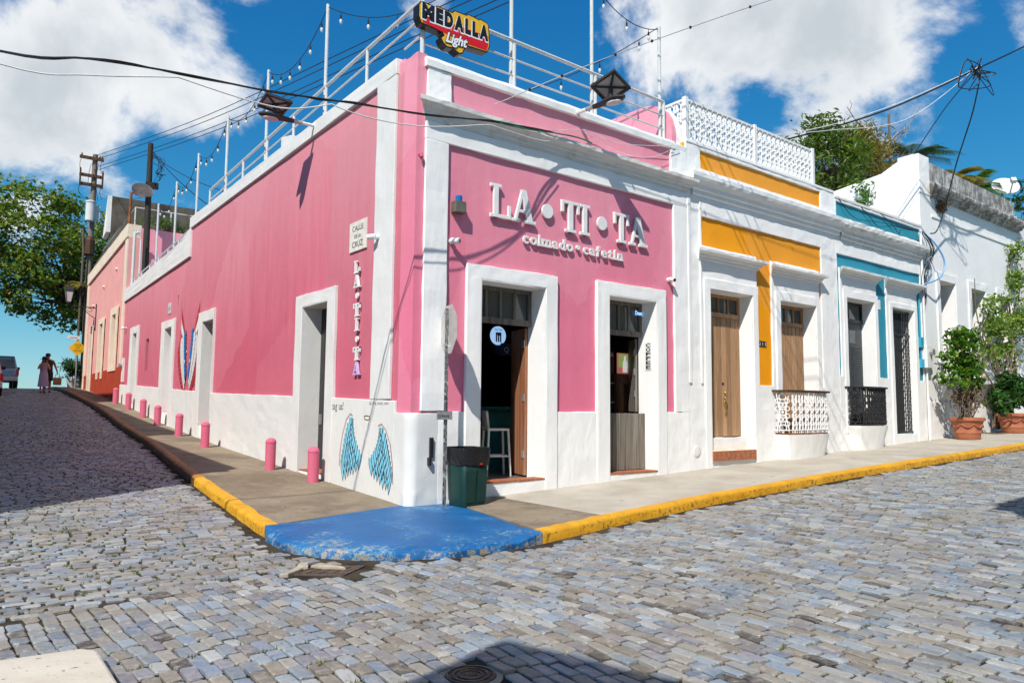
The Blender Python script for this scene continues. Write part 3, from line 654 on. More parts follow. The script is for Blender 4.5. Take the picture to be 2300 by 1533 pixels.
# door surrounds
def surround(T, o0, o1, top, op, lo, d, par, m=None, name='door_surround'):
    return obj(name, MB().wall(T, o0, o1, lo, top, [(op[0], op[1], -9, op[3])], 0.0, d), m or m_white, par, bevel=.01)
def reveal(T, op, dep, par, m=None, sill=True, d1=-.002):
    # plastered lining of an opening, a few millimetres inside the wall's cut
    a, b, c, e = op; t = .012; mb = MB()
    mb.fb(T, a - .001, a + t, c, e - t, -dep, d1).fb(T, b - t, b + .001, c, e - t, -dep, d1).fb(T, a, b, e - t, e + .001, -dep, d1)
    return obj('reveal', mb, m or m_white, par)
surround(TR, .95, 2.89, 3.81, D1, -1.2, .075, pk); surround(TR, 3.86, 5.79, 3.86, D2, -1.2, .075, pk)
for o_ in (D1, D2): reveal(TR, o_, .42, pk, d1=.072)
surround(TL, 2.72, 4.62, 3.68, LD[0], -1.2, .07, pk, m_whiteL); surround(TL, 10.42 - .0, 11.9, 4.05, (10.43, 11.5, 0, 3.77), -1.2, .07, pk, m_whiteL); surround(TL, 14.72, 16.42, 4.17, LD[2], -1.2, .07, pk, m_whiteL); surround(TL, 20.12, 21.62, 4.4, LD[3], -1.2, .07, pk, m_whiteL)
for o_ in LD[:4]: reveal(TL, o_, .40, pk, m_whiteL, d1=.066)
for T_, q_ in ((TR, (D1[0] + .001, D1[1] - .001, -1, DZ - .022, -.42, .06)), (TR, (D2[0] + .001, D2[1] - .001, -1, DZ - .022, -.42, .06)), (TL, (LD[0][0] + .001, LD[0][1] - .001, -1, .23, -.42, .02)), (TL, (10.44, 11.49, -1, .93, -.4, .02)), (TL, (15.03, 15.94, -1, 1.24, -.4, .02)), (TL, (20.41, 21.14, -1, 1.49, -.4, .02))): obj('threshold', MB().fb(T_, *q_), m_white, pk)
for op, xs in ((D1, 14), (D2, 13)):
    w = (op[1] - op[0]) / xs
    for k in range(xs): obj('sill_tile', MB().fb(TR, op[0] + w * k + .004, op[0] + w * (k + 1) - .004, DZ - .02, DZ + .008, -.24, .07), m_brick, pk)
# transom windows of the two bar doors
def transom(T, a, b, c, e, d, par, mf, nm=2, mg=None, fw=.07):
    tr = obj('transom_window', MB().fb(T, a, b, c, c + .1, d - .05, d + .03).fb(T, a, b, e - .07, e, d - .05, d + .02).fb(T, a, a + fw, c + .1, e - .07, d - .05, d + .02).fb(T, b - fw, b, c + .1, e - .07, d - .05, d + .02), mf, par)
    W = (b - a - 2 * fw) / (nm + 1)
    for k in range(1, nm + 1): obj('muntin', MB().fb(T, a + fw + W * k - .025, a + fw + W * k + .025, c + .1, e - .07, d - .045, d + .015), mf, tr)
    for k in range(nm + 1): obj('pane', MB().fb(T, a + fw + W * k + .02, a + fw + W * (k + 1) - .02, c + .1, e - .07, d - .02, d - .012), mg or m_glass, tr)
    return tr
transom(TR, D1[0] + .013, D1[1] - .013, 2.92, 3.555, -.34, pk, m_woodgrey, 3); transom(TR, D2[0] + .013, D2[1] - .013, 2.92, 3.595, -.34, pk, m_woodgrey, 3)
# open plank leaves of the first bar door, hinged on both jambs
def leaf(x, y, dx, dy, w, z0, z1, npl, m, par, th=.045, hinge=True):
    root = MB(); nx_, ny_ = -dy, dx
    def bx(mb, a0, a1, c0, c1, e0, e1):
        vs = [(x + dx * a + nx_ * e, y + dy * a + ny_ * e, c) for e in (e0, e1) for c in (c0, c1) for a in (a0, a1)]
        return mb.add(vs, [(0, 1, 3, 2), (4, 6, 7, 5), (0, 4, 5, 1), (2, 3, 7, 6), (0, 2, 6, 4), (1, 5, 7, 3)])
    bx(root, .05, w - .05, z0 + .2, z0 + .32, -th * .5, -.008); bx(root, .05, w - .05, z1 - .32, z1 - .2, -th * .5, -.008)
    d = obj('door', root, m, par); pw = w / npl
    for k in range(npl): obj('plank', bx(MB(), k * pw + .004, (k + 1) * pw - .004, z0, z1, -.005, th), m, d, bevel=.004)
    if hinge:
        for z in (z0 + .3, (z0 + z1) / 2, z1 - .35): obj('hinge', bx(MB(), .0, .11, z, z + .13, th + .001, th + .012), m_greymetal, d)
    return d
leaf(2.585, .41, .25, .968, .62, .3, 2.9, 5, m_woodred, pk); leaf(1.27, .43, -.25, .968, .62, .3, 2.9, 5, m_woodred, pk, hinge=False)
# half door with upper leaf ajar on the second doorway
hd = obj('half_door', MB().fb(TR, 4.3, 5.4, .45, .56, -.33, -.3).fb(TR, 4.3, 5.4, 1.2, 1.31, -.33, -.3), m_woodpale, pk)
for k in range(7): obj('plank', MB().fb(TR, 4.19 + k * .188 + .008, 4.19 + (k + 1) * .188 - .008, .3, 1.39 + U(-.004, .004), -.3, -.255), m_woodpale, hd, bevel=.005)
leaf(5.47, .43, .55, .835, .6, 1.42, 2.9, 4, m_woodgrey, pk)
# doors on the west side
def flatdoor(T, op, d, m, par, planks=0, handle=True):
    a, b, c, e = op; dr = obj('door', MB().fb(T, a + .012, b - .012, c, e - .012, d - .05, d), m, par)
    if planks:
        w = (b - a - .03) / planks
        for k in range(planks): obj('plank', MB().fb(T, a + .015 + k * w + .004, a + .015 + (k + 1) * w - .004, c + .01, e - .02, d, d + .018), m, dr)
    if handle: obj('handle', MB().fb(T, b - .2, b - .16, c + 1.0, c + 1.2, d + .02, d + .06), m_greymetal, dr)
    return dr
dr = flatdoor(TL, LD[0], -.36, m_black, pk, 6)
for z in (.5, 1.15, 1.6): obj('hinge', MB().fb(TL, 3.065, 3.12, z, z + .14, -.34, -.31), m_greymetal, dr)
flatdoor(TL, (10.43, 11.5, .95, 3.77), -.38, m_black, pk, 6)
flatdoor(TL, LD[2], -.34, m_whitemetal, pk); flatdoor(TL, LD[3], -.34, m_whitemetal, pk)
obj('window', MB().fb(TL, 18.55, 19.0, 2.66, 3.79, -.14, -.11), m_glass, pk); obj('vent_pipe', MB().fb(TL, 14.54, 14.68, 4.6, 4.88, -.3, -.25), m_dark, pk)
mb = MB(); 
for k in range(4): mb.fb(TL, 3.08 + k * .3, 3.08 + k * .3 + .28, .232, .255, -.33, .03)
obj('door_step', mb, m_brick, pk)
# roof end wall with the quarter-round front
arc = [(.06, 6.96), (.06, 7.2)] + [(.06 + .75 * (1 - math.cos(a)), 7.25 + .82 * math.sin(a)) for a in [k * PI / 14 for k in range(1, 8)]] + [(4.5, 8.2), (4.5, 6.96)]
mb = MB().prism(arc, lambda u, v, d: (6.18 + d, u, v), 0, .14); obj('party_wall', mb, m_pink2, pk)
mb = MB().prism(arc, lambda u, v, d: (6.321 + d, u, v), 0, .2); obj('party_wall', mb, m_white, pk, bevel=.02)
# ------------------------------------------------------------------ orange and teal houses
MC = [(0, 5.95), (.05, 5.95), (.055, 6.02), (.1, 6.04), (.105, 6.12), (.15, 6.14), (.165, 6.22), (.2, 6.26), (.245, 6.30), (.27, 6.36), (.275, 6.45), (0, 6.5)]
def lintel(u0, u1, top, par, k=1.):
    pr = [(0, top - .27), (.04, top - .27), (.045, top - .22), (.08, top - .21), (.085, top - .16), (.125, top - .15), (.14, top - .11), (.19, top - .085), (.24, top - .07), (.245, top - .015), (0, top)]
    return obj('lintel_cornice', MB().sweep(pr, TR, u0, u1, True, 14, .003), m_white, par)
def railmotif(T, u, v, d, w, h, mb, r=.011):
    # one cast baluster panel: scrolls and rings stacked between two rails
    for s_ in (-1, 1): mb.tube([T(u + s_ * w * (.30 + .1 * math.cos(t * 2 * PI)), v + h * t, d) for t in [k / 10 for k in range(11)]], r, 5)
    for t, a in ((.12, .12), (.32, .09), (.5, .13), (.68, .09), (.88, .12)): mb.ring(T, u, v + h * t, d, w * .24, h * a * .62, r * .9, 10, 4)
    for t in (.22, .41, .59, .78):
        for s_ in (-1, 1): mb.ring(T, u + s_ * w * .3, v + h * t, d, w * .16, h * .055, r * .85, 8, 4)
    for t in (.02, .32, .5, .68, .98): mb.ball(T(u, v + h * t, d), r * 2.2, 6)
    return mb
oh = thing('row_house', 'white house with orange wall panels and varnished wooden doors', 'building', (9.5, 0, .3))
O1 = (7.22, 8.77, .62, 4.05); O2 = (9.88, 11.45, .95, 4.05)
opsO = [O1, O2]
obj('wall', MB().wall(TR, 6.451, 12.55, -1, 7.12, opsO, -.42, 0), m_orange, oh)
obj('wall_render', MB().wall(TR, 6.5, 12.53, -1, 7.13, [(O1[0], O1[1], O1[2], O1[3]), O2, (6.98, 11.84, 6.64, 7.05), (6.97, 11.79, 4.97, 5.6), (8.96, 9.55, 2.03, 5.0), (11.655, 11.76, 2.05, 5.0)], .001, .045), m_white, oh, bevel=.008)
obj('coping', MB().fb(TR, 6.5, 12.5, 7.131, 7.2, -.42, .06), m_white, oh, bevel=.01)
for a, b in ((6.5, 6.58), (6.89, 6.95)): obj('pilaster_strip', MB().fb(TR, a, b, 2.02, 5.9, .0455, .075), m_white, oh, bevel=.006)
obj('side_wall', MB().box(12.3, 12.54, .42, 9, -1, 7.0).box(6.46, 12.3, 8.8, 9, -1, 7).box(6.46, 6.6, .42, 8.8, -1, 7), m_white, oh); obj('roof', MB().box(6.6, 12.3, .42, 8.8, 6.5, 6.62), m_whitedirty, oh)
obj('cornice', MB().sweep(MC, TR, 6.74, 12.54, True, 40, .004), m_white, oh)
lintel(6.92, 8.93, 4.87, oh); lintel(9.6, 11.57, 4.86, oh)
for op, tp in ((O1, 4.27), (O2, 4.27)):
    a, b = op[0] - .2, op[1] + .2
    obj('door_surround', MB().wall(TR, a, b, -1 if op is O1 else .9, tp, [(op[0], op[1], -9 if op is O1 else -9, op[3])], .046, .075), m_white, oh, bevel=.008); reveal(TR, op, .41, oh, d1=.044)
    transom(TR, op[0] + .013, op[1] - .013, 3.53, 4.035, -.31, oh, m_wood, 3)
    d = obj('door', MB().fb(TR, op[0] + .02, op[1] - .02, .88, 3.53, -.36, -.32), m_wood, oh); w = (op[1] - op[0] - .03) / 9
    for k in range(9): obj('plank', MB().fb(TR, op[0] + .015 + k * w + .008, op[0] + .015 + (k + 1) * w - .008, .89, 3.525, -.32, -.295), m_wood, d, bevel=.005)
    if op is O1:
        mb = MB(); mb.ring(TR, 8.16, 1.62, -.27, .05, .07, .014, 12, 5); mb.ball(TR(8.16, 1.73, -.27), .03, 8); mb.ball(TR(8.16, 1.85, -.28), .035, 8); mb.tube([TR(8.16, 1.35, -.28), TR(8.16, 1.5, -.25), TR(8.16, 1.72, -.28)], .014, 6); obj('knocker', mb, m_brass, d, smooth=True)
        obj('keyhole', MB().lathe([(.03, 0), (.03, .012)], (0, 0, 0), 10).xf(Matrix(((1, 0, 0, 8.1), (0, 0, -1, .294), (0, 1, 0, 2.05), (0, 0, 0, 1)))), m_black, d)
obj('threshold', MB().fb(TR, O1[0], O1[1], .4, .87, -.4, -.06), m_white, oh)
for k in range(9): obj('step_brick', MB().fb(TR, 7.2 + k * .172 + .004, 7.2 + (k + 1) * .172 - .004, .40, .6, -.05, .1), m_brick, oh, bevel=.006)
obj('drain_vent', MB().lathe([(.12, 0), (.12, .01), (.09, .018), (.001, .02)], (0, 0, 0), 16).xf(Matrix(((1, 0, 0, 6.72), (0, 0, -1, -.045), (0, 1, 0, .62), (0, 0, 0, 1)))), m_whitedirty, oh)
for k in range(3):
    pl = obj('number_tile', MB().fb(TR, 9.04 + k * .105, 9.135 + k * .105, 2.92, 3.05, 0, .012), m_black, oh); mb = MB(); text(mb, TR, '213'[k], 9.0875 + k * .105, 2.945, .014, .11, .001, align='C'); obj('numeral', mb, m_whitemetal, pl)
# bowed balcony front (iron panel, rail, tapered plinth)
def balcony(par, a, b, z0, z1, zb, m, mrail, bays, dep=.42, r=.012, mp=None):
    n_ = 16; arcp = []
    for i in range(n_ + 1):
        t = i / n_; arcp.append((a + (b - a) * t, dep * min(1, (math.sin(PI * t)) ** .16)))
    def strip_(zz0, zz1, k0, k1, ins):
        mb = MB(); c_ = (a + b) / 2; vs = []
        for zz, k_ in ((zz0, k0), (zz1, k1)):
            for u, d in arcp: vs.append(TR(c_ + (u - c_) * k_, zz, .05 + d * k_ if d > .001 else .03))
        L = n_ + 1; fs = [(i, i + 1, L + i + 1, L + i) for i in range(n_)] + [tuple(range(L)), tuple(range(2 * L - 1, L - 1, -1)), (0, L, 2 * L - 1, L - 1)]
        return mb.add(vs, fs)
    obj('balcony_plinth', strip_(zb, z0 - .06, .76, 1.0, 0), mp or m_white, par, smooth=True)
    bal = obj('balcony_rail', strip_(z1 - .045, z1, 1.05, 1.06, 0), mrail, par, smooth=True)
    obj('balcony_floor', strip_(z0 - .058, z0 - .02, .94, .94, 0), m_rust if mrail is m_wooddark else m_black, par)
    def at(t):
        q = t * n_; k = min(int(q), n_ - 1); f_ = q - k; u = arcp[k][0] + (arcp[k + 1][0] - arcp[k][0]) * f_; d = arcp[k][1] + (arcp[k + 1][1] - arcp[k][1]) * f_; return u, .05 + d
    for i in range(bays):
        t0, t1 = (i + .08) / bays, (i + .92) / bays; (u0, d0), (u1, d1) = at(t0), at(t1); w = math.hypot(u1 - u0, d1 - d0)
        Tl = lambda u, v, d: TR(u0 + (u1 - u0) * (u / w), v, .94 * (d0 + (d1 - d0) * (u / w)))
        obj('balcony_baluster', railmotif(Tl, w / 2, z0 - .02, 0, w, z1 - z0 - .03, MB(), r), m, par)
    mb = MB(); mb.tube([TR(u, z0 + .04, .06 + d * .94) for u, d in arcp], .012, 5); obj('balcony_bar', mb, m, par)
balcony(oh, 9.5, 11.5, .98, 1.94, .2, m_whitemetal, m_wooddark, 9, .4, .014)
# cast roof balustrade
bal = thing('roof_balustrade', 'white cast iron balustrade with curling scrollwork on the orange house parapet', 'balustrade', (9, -.0, 7.2))
def balu(T, a, b, z0, z1, d, n_):
    w = (b - a) / n_
    for k in range(n_): obj('scroll_panel', railmotif(T, a + w * (k + .5), z0 + .02, d, w, z1 - z0 - .06, MB(), .017), m_whitemetal, bal)
    obj('top_rail', MB().fb(T, a, b, z1 - .05, z1, d - .03, d + .03), m_whitemetal, bal); obj('bottom_rail', MB().fb(T, a, b, z0, z0 + .035, d - .02, d + .02), m_whitemetal, bal)
balu(TR, 6.64, 9.0, 7.201, 8.1, .0, 13); balu(TR, 9.1, 11.5, 7.201, 8.1, .0, 13); balu(lambda u, v, d: (6.55 + d, u, v), .06, 2.2, 7.201, 8.1, 0, 11); balu(lambda u, v, d: (11.55 + d, u, v), .06, 2.2, 7.201, 8.1, 0, 11)
for x in (6.55, 9.05, 11.55): obj('post', MB().fb(TR, x - .05, x + .05, 7.201, 8.13, -.05, .05), m_whitemetal, bal, bevel=.006)
th = thing('row_house', 'white house with teal wall panels, black door grille and black balcony', 'building', (15, 0, .5))
T1 = (12.97, 14.46, 1.1, 4.43); T2 = (15.5, 16.85, .83, 4.4)
obj('wall', MB().wall(TR, 12.551, 17.62, -1, 7.03, [T1, T2], -.42, 0), m_teal, th)
obj('wall_render', MB().wall(TR, 12.531, 17.62, -1, 7.03, [T1, T2, (12.6, 17.5, 6.57, 6.96), (12.552, 17.38, 5.2, 5.56), (12.552, 12.67, 2.36, 5.3), (14.6, 15.18, 2.38, 5.3), (17.1, 17.38, 2.38, 5.3)], .001, .045), m_white, th, bevel=.008)
obj('coping', MB().fb(TR, 12.53, 17.62, 7.031, 7.11, -.42, .06), m_whitedirty, th, bevel=.01)
obj('side_wall', MB().box(12.56, 17.6, 8.8, 9, -1, 6.9), m_white, th); obj('roof', MB().box(12.56, 17.6, .42, 8.8, 6.3, 6.42), m_whitedirty, th)
obj('cornice', MB().sweep([(d, v - .06) for d, v in MC], TR, 12.83, 17.62, True, 34, .006), m_whitedirty, th)
lintel(12.72, 14.62, 5.2, th); lintel(15.2, 17.15, 5.2, th)
for op, tp in ((T1, 4.63), (T2, 4.55)):
    obj('door_surround', MB().wall(TR, op[0] - .18, op[1] + .18, .9 if op is T1 else -1, tp, [(op[0], op[1], -9, op[3])], .046, .07), m_white, th, bevel=.008); reveal(TR, op, .41, th, d1=.044)
transom(TR, T1[0] + .013, T1[1] - .013, 3.86, 4.42, -.3, th, m_black, 1)
d = obj('door', MB().fb(TR, 12.99, 14.44, 1.1, 3.86, -.36, -.31), m_slate, th)
obj('pane', MB().fb(TR, 13.7, 14.05, 3.3, 3.65, -.309, -.3), m_glass, d)
for a in (13.2, 13.85):
    for k in range(24): obj('louvre', MB().fb(TR, a, a + .5, 1.6 + k * .068, 1.6 + k * .068 + .045, -.309, -.285), m_slate, d)
balcony(th, 12.8, 14.45, 1.15, 2.1, .42, m_black, m_black, 9, .4, .017)
obj('threshold', MB().fb(TR, T2[0] + .001, T2[1] - .001, -1, .82, -.41, .02), m_white, th)
gr = obj('door_grille', MB().fb(TR, T2[0] + .02, T2[1] - .02, .85, .9, -.12, -.08).fb(TR, T2[0] + .02, T2[1] - .02, 4.3, 4.35, -.12, -.08).fb(TR, T2[0] + .02, T2[1] - .02, 3.65, 3.7, -.12, -.08), m_black, th)
for k in range(12): obj('bar', MB().tube([TR(T2[0] + .06 + k * .111, .86, -.1), TR(T2[0] + .06 + k * .111, 4.32, -.1)], .013, 6), m_black, gr)
for k in range(16): obj('bar', MB().fb(TR, T2[0] + .03, T2[1] - .03, 1.05 + k * .2, 1.065 + k * .2, -.108, -.092), m_black, gr)
obj('door', MB().fb(TR, T2[0] + .013, T2[1] - .013, .83, 4.39, -.4, -.34), m_slate, th)
pl = obj('number_tile', MB().fb(TR, 14.75, 14.9, 4.28, 4.55, 0.0, .012), m_whitemetal, th)
# ------------------------------------------------------------------ tall white house at the right
wh = thing('tall_house', 'tall plain white house with mould-stained cornice behind the potted plants', 'building', (22, 0, .8))
W1 = (18.75, 19.9, 2.5, 5.54); W2 = (21.15, 22.35, 2.5, 5.54); W3 = (23.6, 24.8, 2.5, 5.54)
obj('wall', MB().wall(TR, 17.621, 25.7, -1, 8.15, [W1, W2, W3], -.6, .02), m_white, wh); obj('side_wall', MB().add([(17.621, 0.6, 5), (17.621, 9, 5), (17.621, 9, 8.6), (17.621, 3, 8.75), (17.621, 1.1, 9.0), (17.621, .6, 9.25), (17.9, 0.6, 5), (17.9, 9, 5), (17.9, 9, 8.6), (17.9, 3, 8.75), (17.9, 1.1, 9.0), (17.9, .6, 9.25)], [(0, 1, 2, 3, 4, 5), (11, 10, 9, 8, 7, 6), (0, 6, 7, 1), (1, 7, 8, 2), (2, 8, 9, 3), (3, 9, 10, 4), (4, 10, 11, 5), (5, 11, 6, 0)]), m_white, wh)
obj('parapet', MB().fb(TR, 18.35, 25.7, 8.3, 9.28, -.6, -.02), m_stained, wh, bevel=.02); obj('parapet', MB().fb(TR, 17.621, 18.34, 8.1501, 9.38, -.6, .04), m_white, wh, bevel=.02)
obj('cornice', MB().sweep([(0.021, 8.12), (.08, 8.12), (.09, 8.18), (.16, 8.2), (.17, 8.27), (.24, 8.3), (.3, 8.34), (.32, 8.42), (.3, 8.5), (0, 8.56)], TR, 18.35, 25.7, True, 40, .008), m_stained, wh)
obj('frieze', MB().fb(TR, 18.4, 25.6, 7.5, 7.57, .021, .05), m_white, wh); obj('roof', MB().box(17.9, 25.7, .6, 9, 8.0, 8.1), m_whitedirty, wh); obj('side_wall', MB().box(25.45, 25.7, .6, 9, -1, 8.0).box(17.62, 25.45, 8.9, 9, -1, 8), m_white, wh)
for w_ in (W1, W2, W3):
    reveal(TR, w_, .58, wh, d1=.018); sh = obj('shutter', MB().fb(TR, w_[0] + .013, w_[1] - .013, 2.5, 5.53, -.56, -.5), m_woodred, wh)
    for k in range(5): obj('plank', MB().fb(TR, w_[0] + .02 + k * .22, w_[0] + .235 + k * .22, 2.52, 5.5, -.5, -.48), m_woodred, sh)
    surr = obj('window_surround', MB().wall(TR, w_[0] - .25, w_[1] + .25, 2.5, 5.8, [(w_[0], w_[1], 2.4, w_[3])], .021, .06), m_white, wh, bevel=.01)
obj('window_sill', MB().fb(TR, 18.4, 22.6, 2.36, 2.49, .021, .36), m_white, wh, bevel=.01)
for a, b in ((18.5, 20.1), (20.95, 22.5)): obj('sill_bracket', MB().sweep([(.021, 1.85), (.06, 1.88), (.3, 2.355), (.021, 2.355)], TR, a, b, False), m_white, wh)
obj('plinth', MB().fb(TR, 17.64, 25.7, -1, 1.75, .021, .06), m_white, wh, bevel=.01)
ow = thing('garden_wall', 'low white wall beyond the tall house with leaves over its top', 'wall', (30, 0, 1))
obj('wall', MB().fb(TR, 25.701, 44, -1, 8.6, -.5, .0), m_whitedirty, ow); obj('coping', MB().fb(TR, 25.701, 44, 8.6, 8.75, -.55, .06), m_stained, ow); obj('roof', MB().box(25.71, 44, .56, 9, 8.2, 8.35), m_whitedirty, ow)
# ------------------------------------------------------------------ salmon house up the side street
sh_ = thing('salmon_house', 'pale salmon house with rust red dado and cream window frames', 'building', (0, 28, 1.9))
zt = lambda y: float(np.interp(y, [23.3, 33.9], [8.85, 8.1]))
SW = [(24.85, 25.75, 2.95, 5.28), (28.05, 28.95, 2.6, 5.15), (31.15, 31.75, 1.9, 5.0)]
obj('wall', MB().wall(TL, 23.301, 33.6, 0, 7.55, SW, -.45, .01), m_salmon, sh_); obj('wall_band', MB().prism([(23.301, 8.3), (33.62, 7.56), (33.62, 8.12), (23.301, 8.85)], TL, -.45, .09), m_cream, sh_, bevel=.015)
obj('wall', MB().prism([(23.301, 7.55), (33.6, 7.55), (33.6, 7.57), (23.301, 8.31)], TL, -.45, .009), m_salmon, sh_)
obj('end_wall', MB().box(.45, 6, 23.301, 23.6, 4, 8.75), m_pink2, sh_); obj('end_wall', MB().box(0, 6, 33.3, 33.6, 0, 7.6).box(5.8, 6, 23.6, 33.3, 0, 7.6), m_salmon, sh_); obj('roof', MB().box(.45, 5.8, 23.6, 33.3, 7.4, 7.5), m_whitedirty, sh_)
obj('corner_strip', MB().fb(TL, 23.301, 23.75, 2.95, 8.25, .011, .06), m_cream, sh_); obj('corner_strip', MB().fb(TL, 33.2, 33.64, 1, 7.6, .011, .06), m_cream, sh_)
for a, b in ((23.301, 24.9), (25.7, 30.9), (32.0, 33.6)): obj('dado', MB().prism([(a, -.5), (b, -.5), (b, np.interp(b, [23, 33], [3.0, 2.86])), (a, np.interp(a, [23, 33], [3.0, 2.86]))], TL, .011, .05), m_reddado, sh_)
obj('dado', MB().fb(TL, 24.9, 25.7, -.5, 2.9, .011, .05), m_reddado, sh_)
for w_, (a, b, t_, lo) in zip(SW, ((24.45, 26.15, 5.6, 2.85), (27.75, 29.25, 5.4, 2.6), (30.9, 32.0, 5.27, 1.7))):
    obj('window_surround', MB().wall(TL, a, b, lo, t_, [(w_[0], w_[1], w_[2], w_[3])], .051, .09), m_cream, sh_); reveal(TL, w_, .42, sh_, m_cream, d1=.05); obj('shutter', MB().fb(TL, w_[0] + .013, w_[1] - .013, w_[2], w_[3] - .013, -.4, -.36), m_cream, sh_)
for y_, z_ in ((25.6, 7.3), (28.7, 6.9), (31.5, 6.3)): obj('drain_spout', MB().lathe([(.07, 0), (.07, .08), (.045, .08), (.045, .01)], (0, 0, 0), 10).xf(Matrix(((0, 0, -1, -.012), (1, 0, 0, y_), (0, 1, 0, z_), (0, 0, 0, 1)))), m_cream, sh_)
cw = thing('stained_wall', 'black stained concrete wall rising behind the salmon house roof', 'wall', (3, 30, 7.5))
obj('wall', MB().box(.3, 9, 30, 30.4, 7.51, 11.6), m_concrete_wall, cw); obj('corner_fin', MB().prism([(30.0, 9.8), (30.0, 11.6), (30.9, 9.6)], lambda u, v, d: (.1 + d, u, v), 0, .19), m_whitedirty, cw)
cw2 = thing('roof_parapet', 'dark stained parapet slab stepping along the salmon house roof edge', 'wall', (.3, 29, 8)); obj('wall', MB().prism([(24.2, 8.75), (33.4, 8.1), (33.4, 8.6), (24.4, 9.5)], TL, -.3, -.12), m_concrete_wall, cw2)
# ------------------------------------------------------------------ houses across the streets (they shade the cobbles)
def house(label, x0, x1, y0, y1, z1, m, door, side, cat='building'):
    h = thing('street_house', label, cat, ((x0 + x1) / 2, (y0 + y1) / 2, 0))
    obj('wall', MB().box(x0, x1, y0, y1, -1, z1 - .25), m, h); obj('cornice', MB().box(x0 - .12, x1 + .12, y0 - .12, y1 + .12, z1 - .55, z1 - .45), m_white, h); obj('parapet', MB().box(x0 - .02, x1 + .02, y0 - .02, y1 + .02, z1 - .25, z1), m_white, h)
    T, us = (lambda u, v, d: (x1 + d, u, v), (y0, y1)) if side == 'E' else (lambda u, v, d: (u, y1 + d, v), (x0, x1))
    n_ = max(2, int((us[1] - us[0]) / 3))
    for k in range(n_):
        c_ = us[0] + (us[1] - us[0]) * (k + .5) / n_; zb = S(0, c_) if side == 'E' and x0 < -4 else S(c_, 0) if side != 'E' else 0
        s_ = obj('door_surround', MB().wall(T, c_ - .8, c_ + .8, zb, zb + 3.4, [(c_ - .55, c_ + .55, -9, zb + 3.15)], .001, .06), m_white, h); obj('door', MB().fb(T, c_ - .55, c_ + .55, zb + .15, zb + 3.15, .001, .02), door, h)
    return h
house('pale blue house across the side street from the pink corner', -16, -6.3, 1.7, 9, 7.1, m_bluewall, m_wood, 'E'); house('pale yellow house further up across the side street', -16, -6.0, 9.001, 20, 8.1, m_yellowwall, m_slate, 'E'); house('off white house at the top across the side street', -16, -5.75, 20.001, 40, 9.2, m_offwhite, m_woodred, 'E')
hs_ = house('off white corner house behind the stone pavement', -20, -7.5, -24, -8.8, 6.42, m_offwhite, m_wood, 'N'); v_ = Vector((-7.5, -8.8, 0)); hs_.location = v_ + Matrix.Rotation(.3, 3, 'Z') @ (Vector(hs_.location) - v_); hs_.rotation_euler.z = .3
house('pale yellow corner house across the main street', 1.45, 24, -24, -8.9, 7.1, m_yellowwall, m_slate, 'N')

# hand-plastered unevenness on trims
wtex = bpy.data.textures.new('plaster unevenness', 'CLOUDS'); wtex.noise_scale = .35; wtex.noise_depth = 2
for o in list(COL.objects):
    if o.type == 'MESH' and o is not mural_dado and o.parent in (pk, oh, th, wh, sh_) and o.name.split('.')[0] in ('wall_frame', 'wall_band', 'dado', 'door_surround', 'coping', 'wall_render', 'window_surround', 'parapet', 'pilaster_strip', 'lintel_cornice', 'cornice', 'party_wall', 'balcony_plinth', 'plinth', 'threshold', 'window_sill', 'corner_strip'):
        if 'cornice' not in o.name and o.name.split('.')[0] != 'coping':
            sb = o.modifiers.new('divide', 'SUBSURF'); sb.subdivision_type = 'SIMPLE'; sb.levels = sb.render_levels = 4 if len(o.data.polygons) < 12 else 3
        dm = o.modifiers.new('uneven', 'DISPLACE'); dm.texture = wtex; dm.texture_coords = 'GLOBAL'; dm.strength = .028; dm.mid_level = .5
# ------------------------------------------------------------------ wall signs
sg = thing('wall_sign', 'big raised white slab-serif letters spelling LA TI TA above the doors', 'sign', (3.3, 0, 4.6))
for ch, u, w in (('L', 1.40, .43), ('A', 1.85, .52), ('.', 2.53, .25), ('T', 2.98, .44), ('I', 3.43, .25), ('.', 3.88, .25), ('T', 4.32, .41), ('A', 4.73, .52)):
    if ch == '.': obj('dot', slab(TR, ch, u, 4.82, w, .26, .02, .065), m_whitemetal, sg, bevel=.004)
    else: obj('letter', slab(TR, ch, u, 4.65, w, .575, .025, .075), m_whitemetal, sg, bevel=.006)
s2 = thing('wall_sign', 'smaller raised white lettering reading colmado cafetín under the big letters', 'sign', (3.3, 0, 4.3))
def word(T, body, u0, u1, v, h, d, par, m, sg_=1, ext=.018, off=.006):
    x = u0; n_ = len(body); tot = None
    ws = []
    for ch in body:
        vs, fs = textmesh(ch, 1, .01); ws.append((max(p[0] for p in vs) - min(p[0] for p in vs), min(p[1] for p in vs), max(p[1] for p in vs)))
    W = sum(w[0] for w in ws); gap_ = .13 * (n_ - 1); k = (u1 - u0) / (W + gap_)
    for ch, w in zip(body, ws):
        vs, fs = textmesh(ch, 1, ext, .0); x0 = min(p[0] for p in vs)
        vs, fs = textmesh(ch, h / .72, ext, off); x0 = min(p[0] for p in vs); x1 = max(p[0] for p in vs); kk = w[0] * k / (x1 - x0)
        mb = MB().add([T(x + sg_ * (p[0] - x0) * kk, v + p[1], d + p[2]) for p in vs], fs)
        if ch in 'lmdíni': # slab feet
            for t in ((.5,) if ch in 'lí' else (.1, .5, .9) if ch == 'm' else (.15, .85) if ch == 'n' else (.85,)):
                cx = x + sg_ * w[0] * k * t; mb.fb(T, cx - .035 * (1.4 if ch in 'lí' else 1), cx + .035 * (1.4 if ch in 'lí' else 1), v - .008, v + .03, d - ext, d + ext + .001)
        obj('letter', mb, m, par); x += sg_ * (w[0] + .13) * k
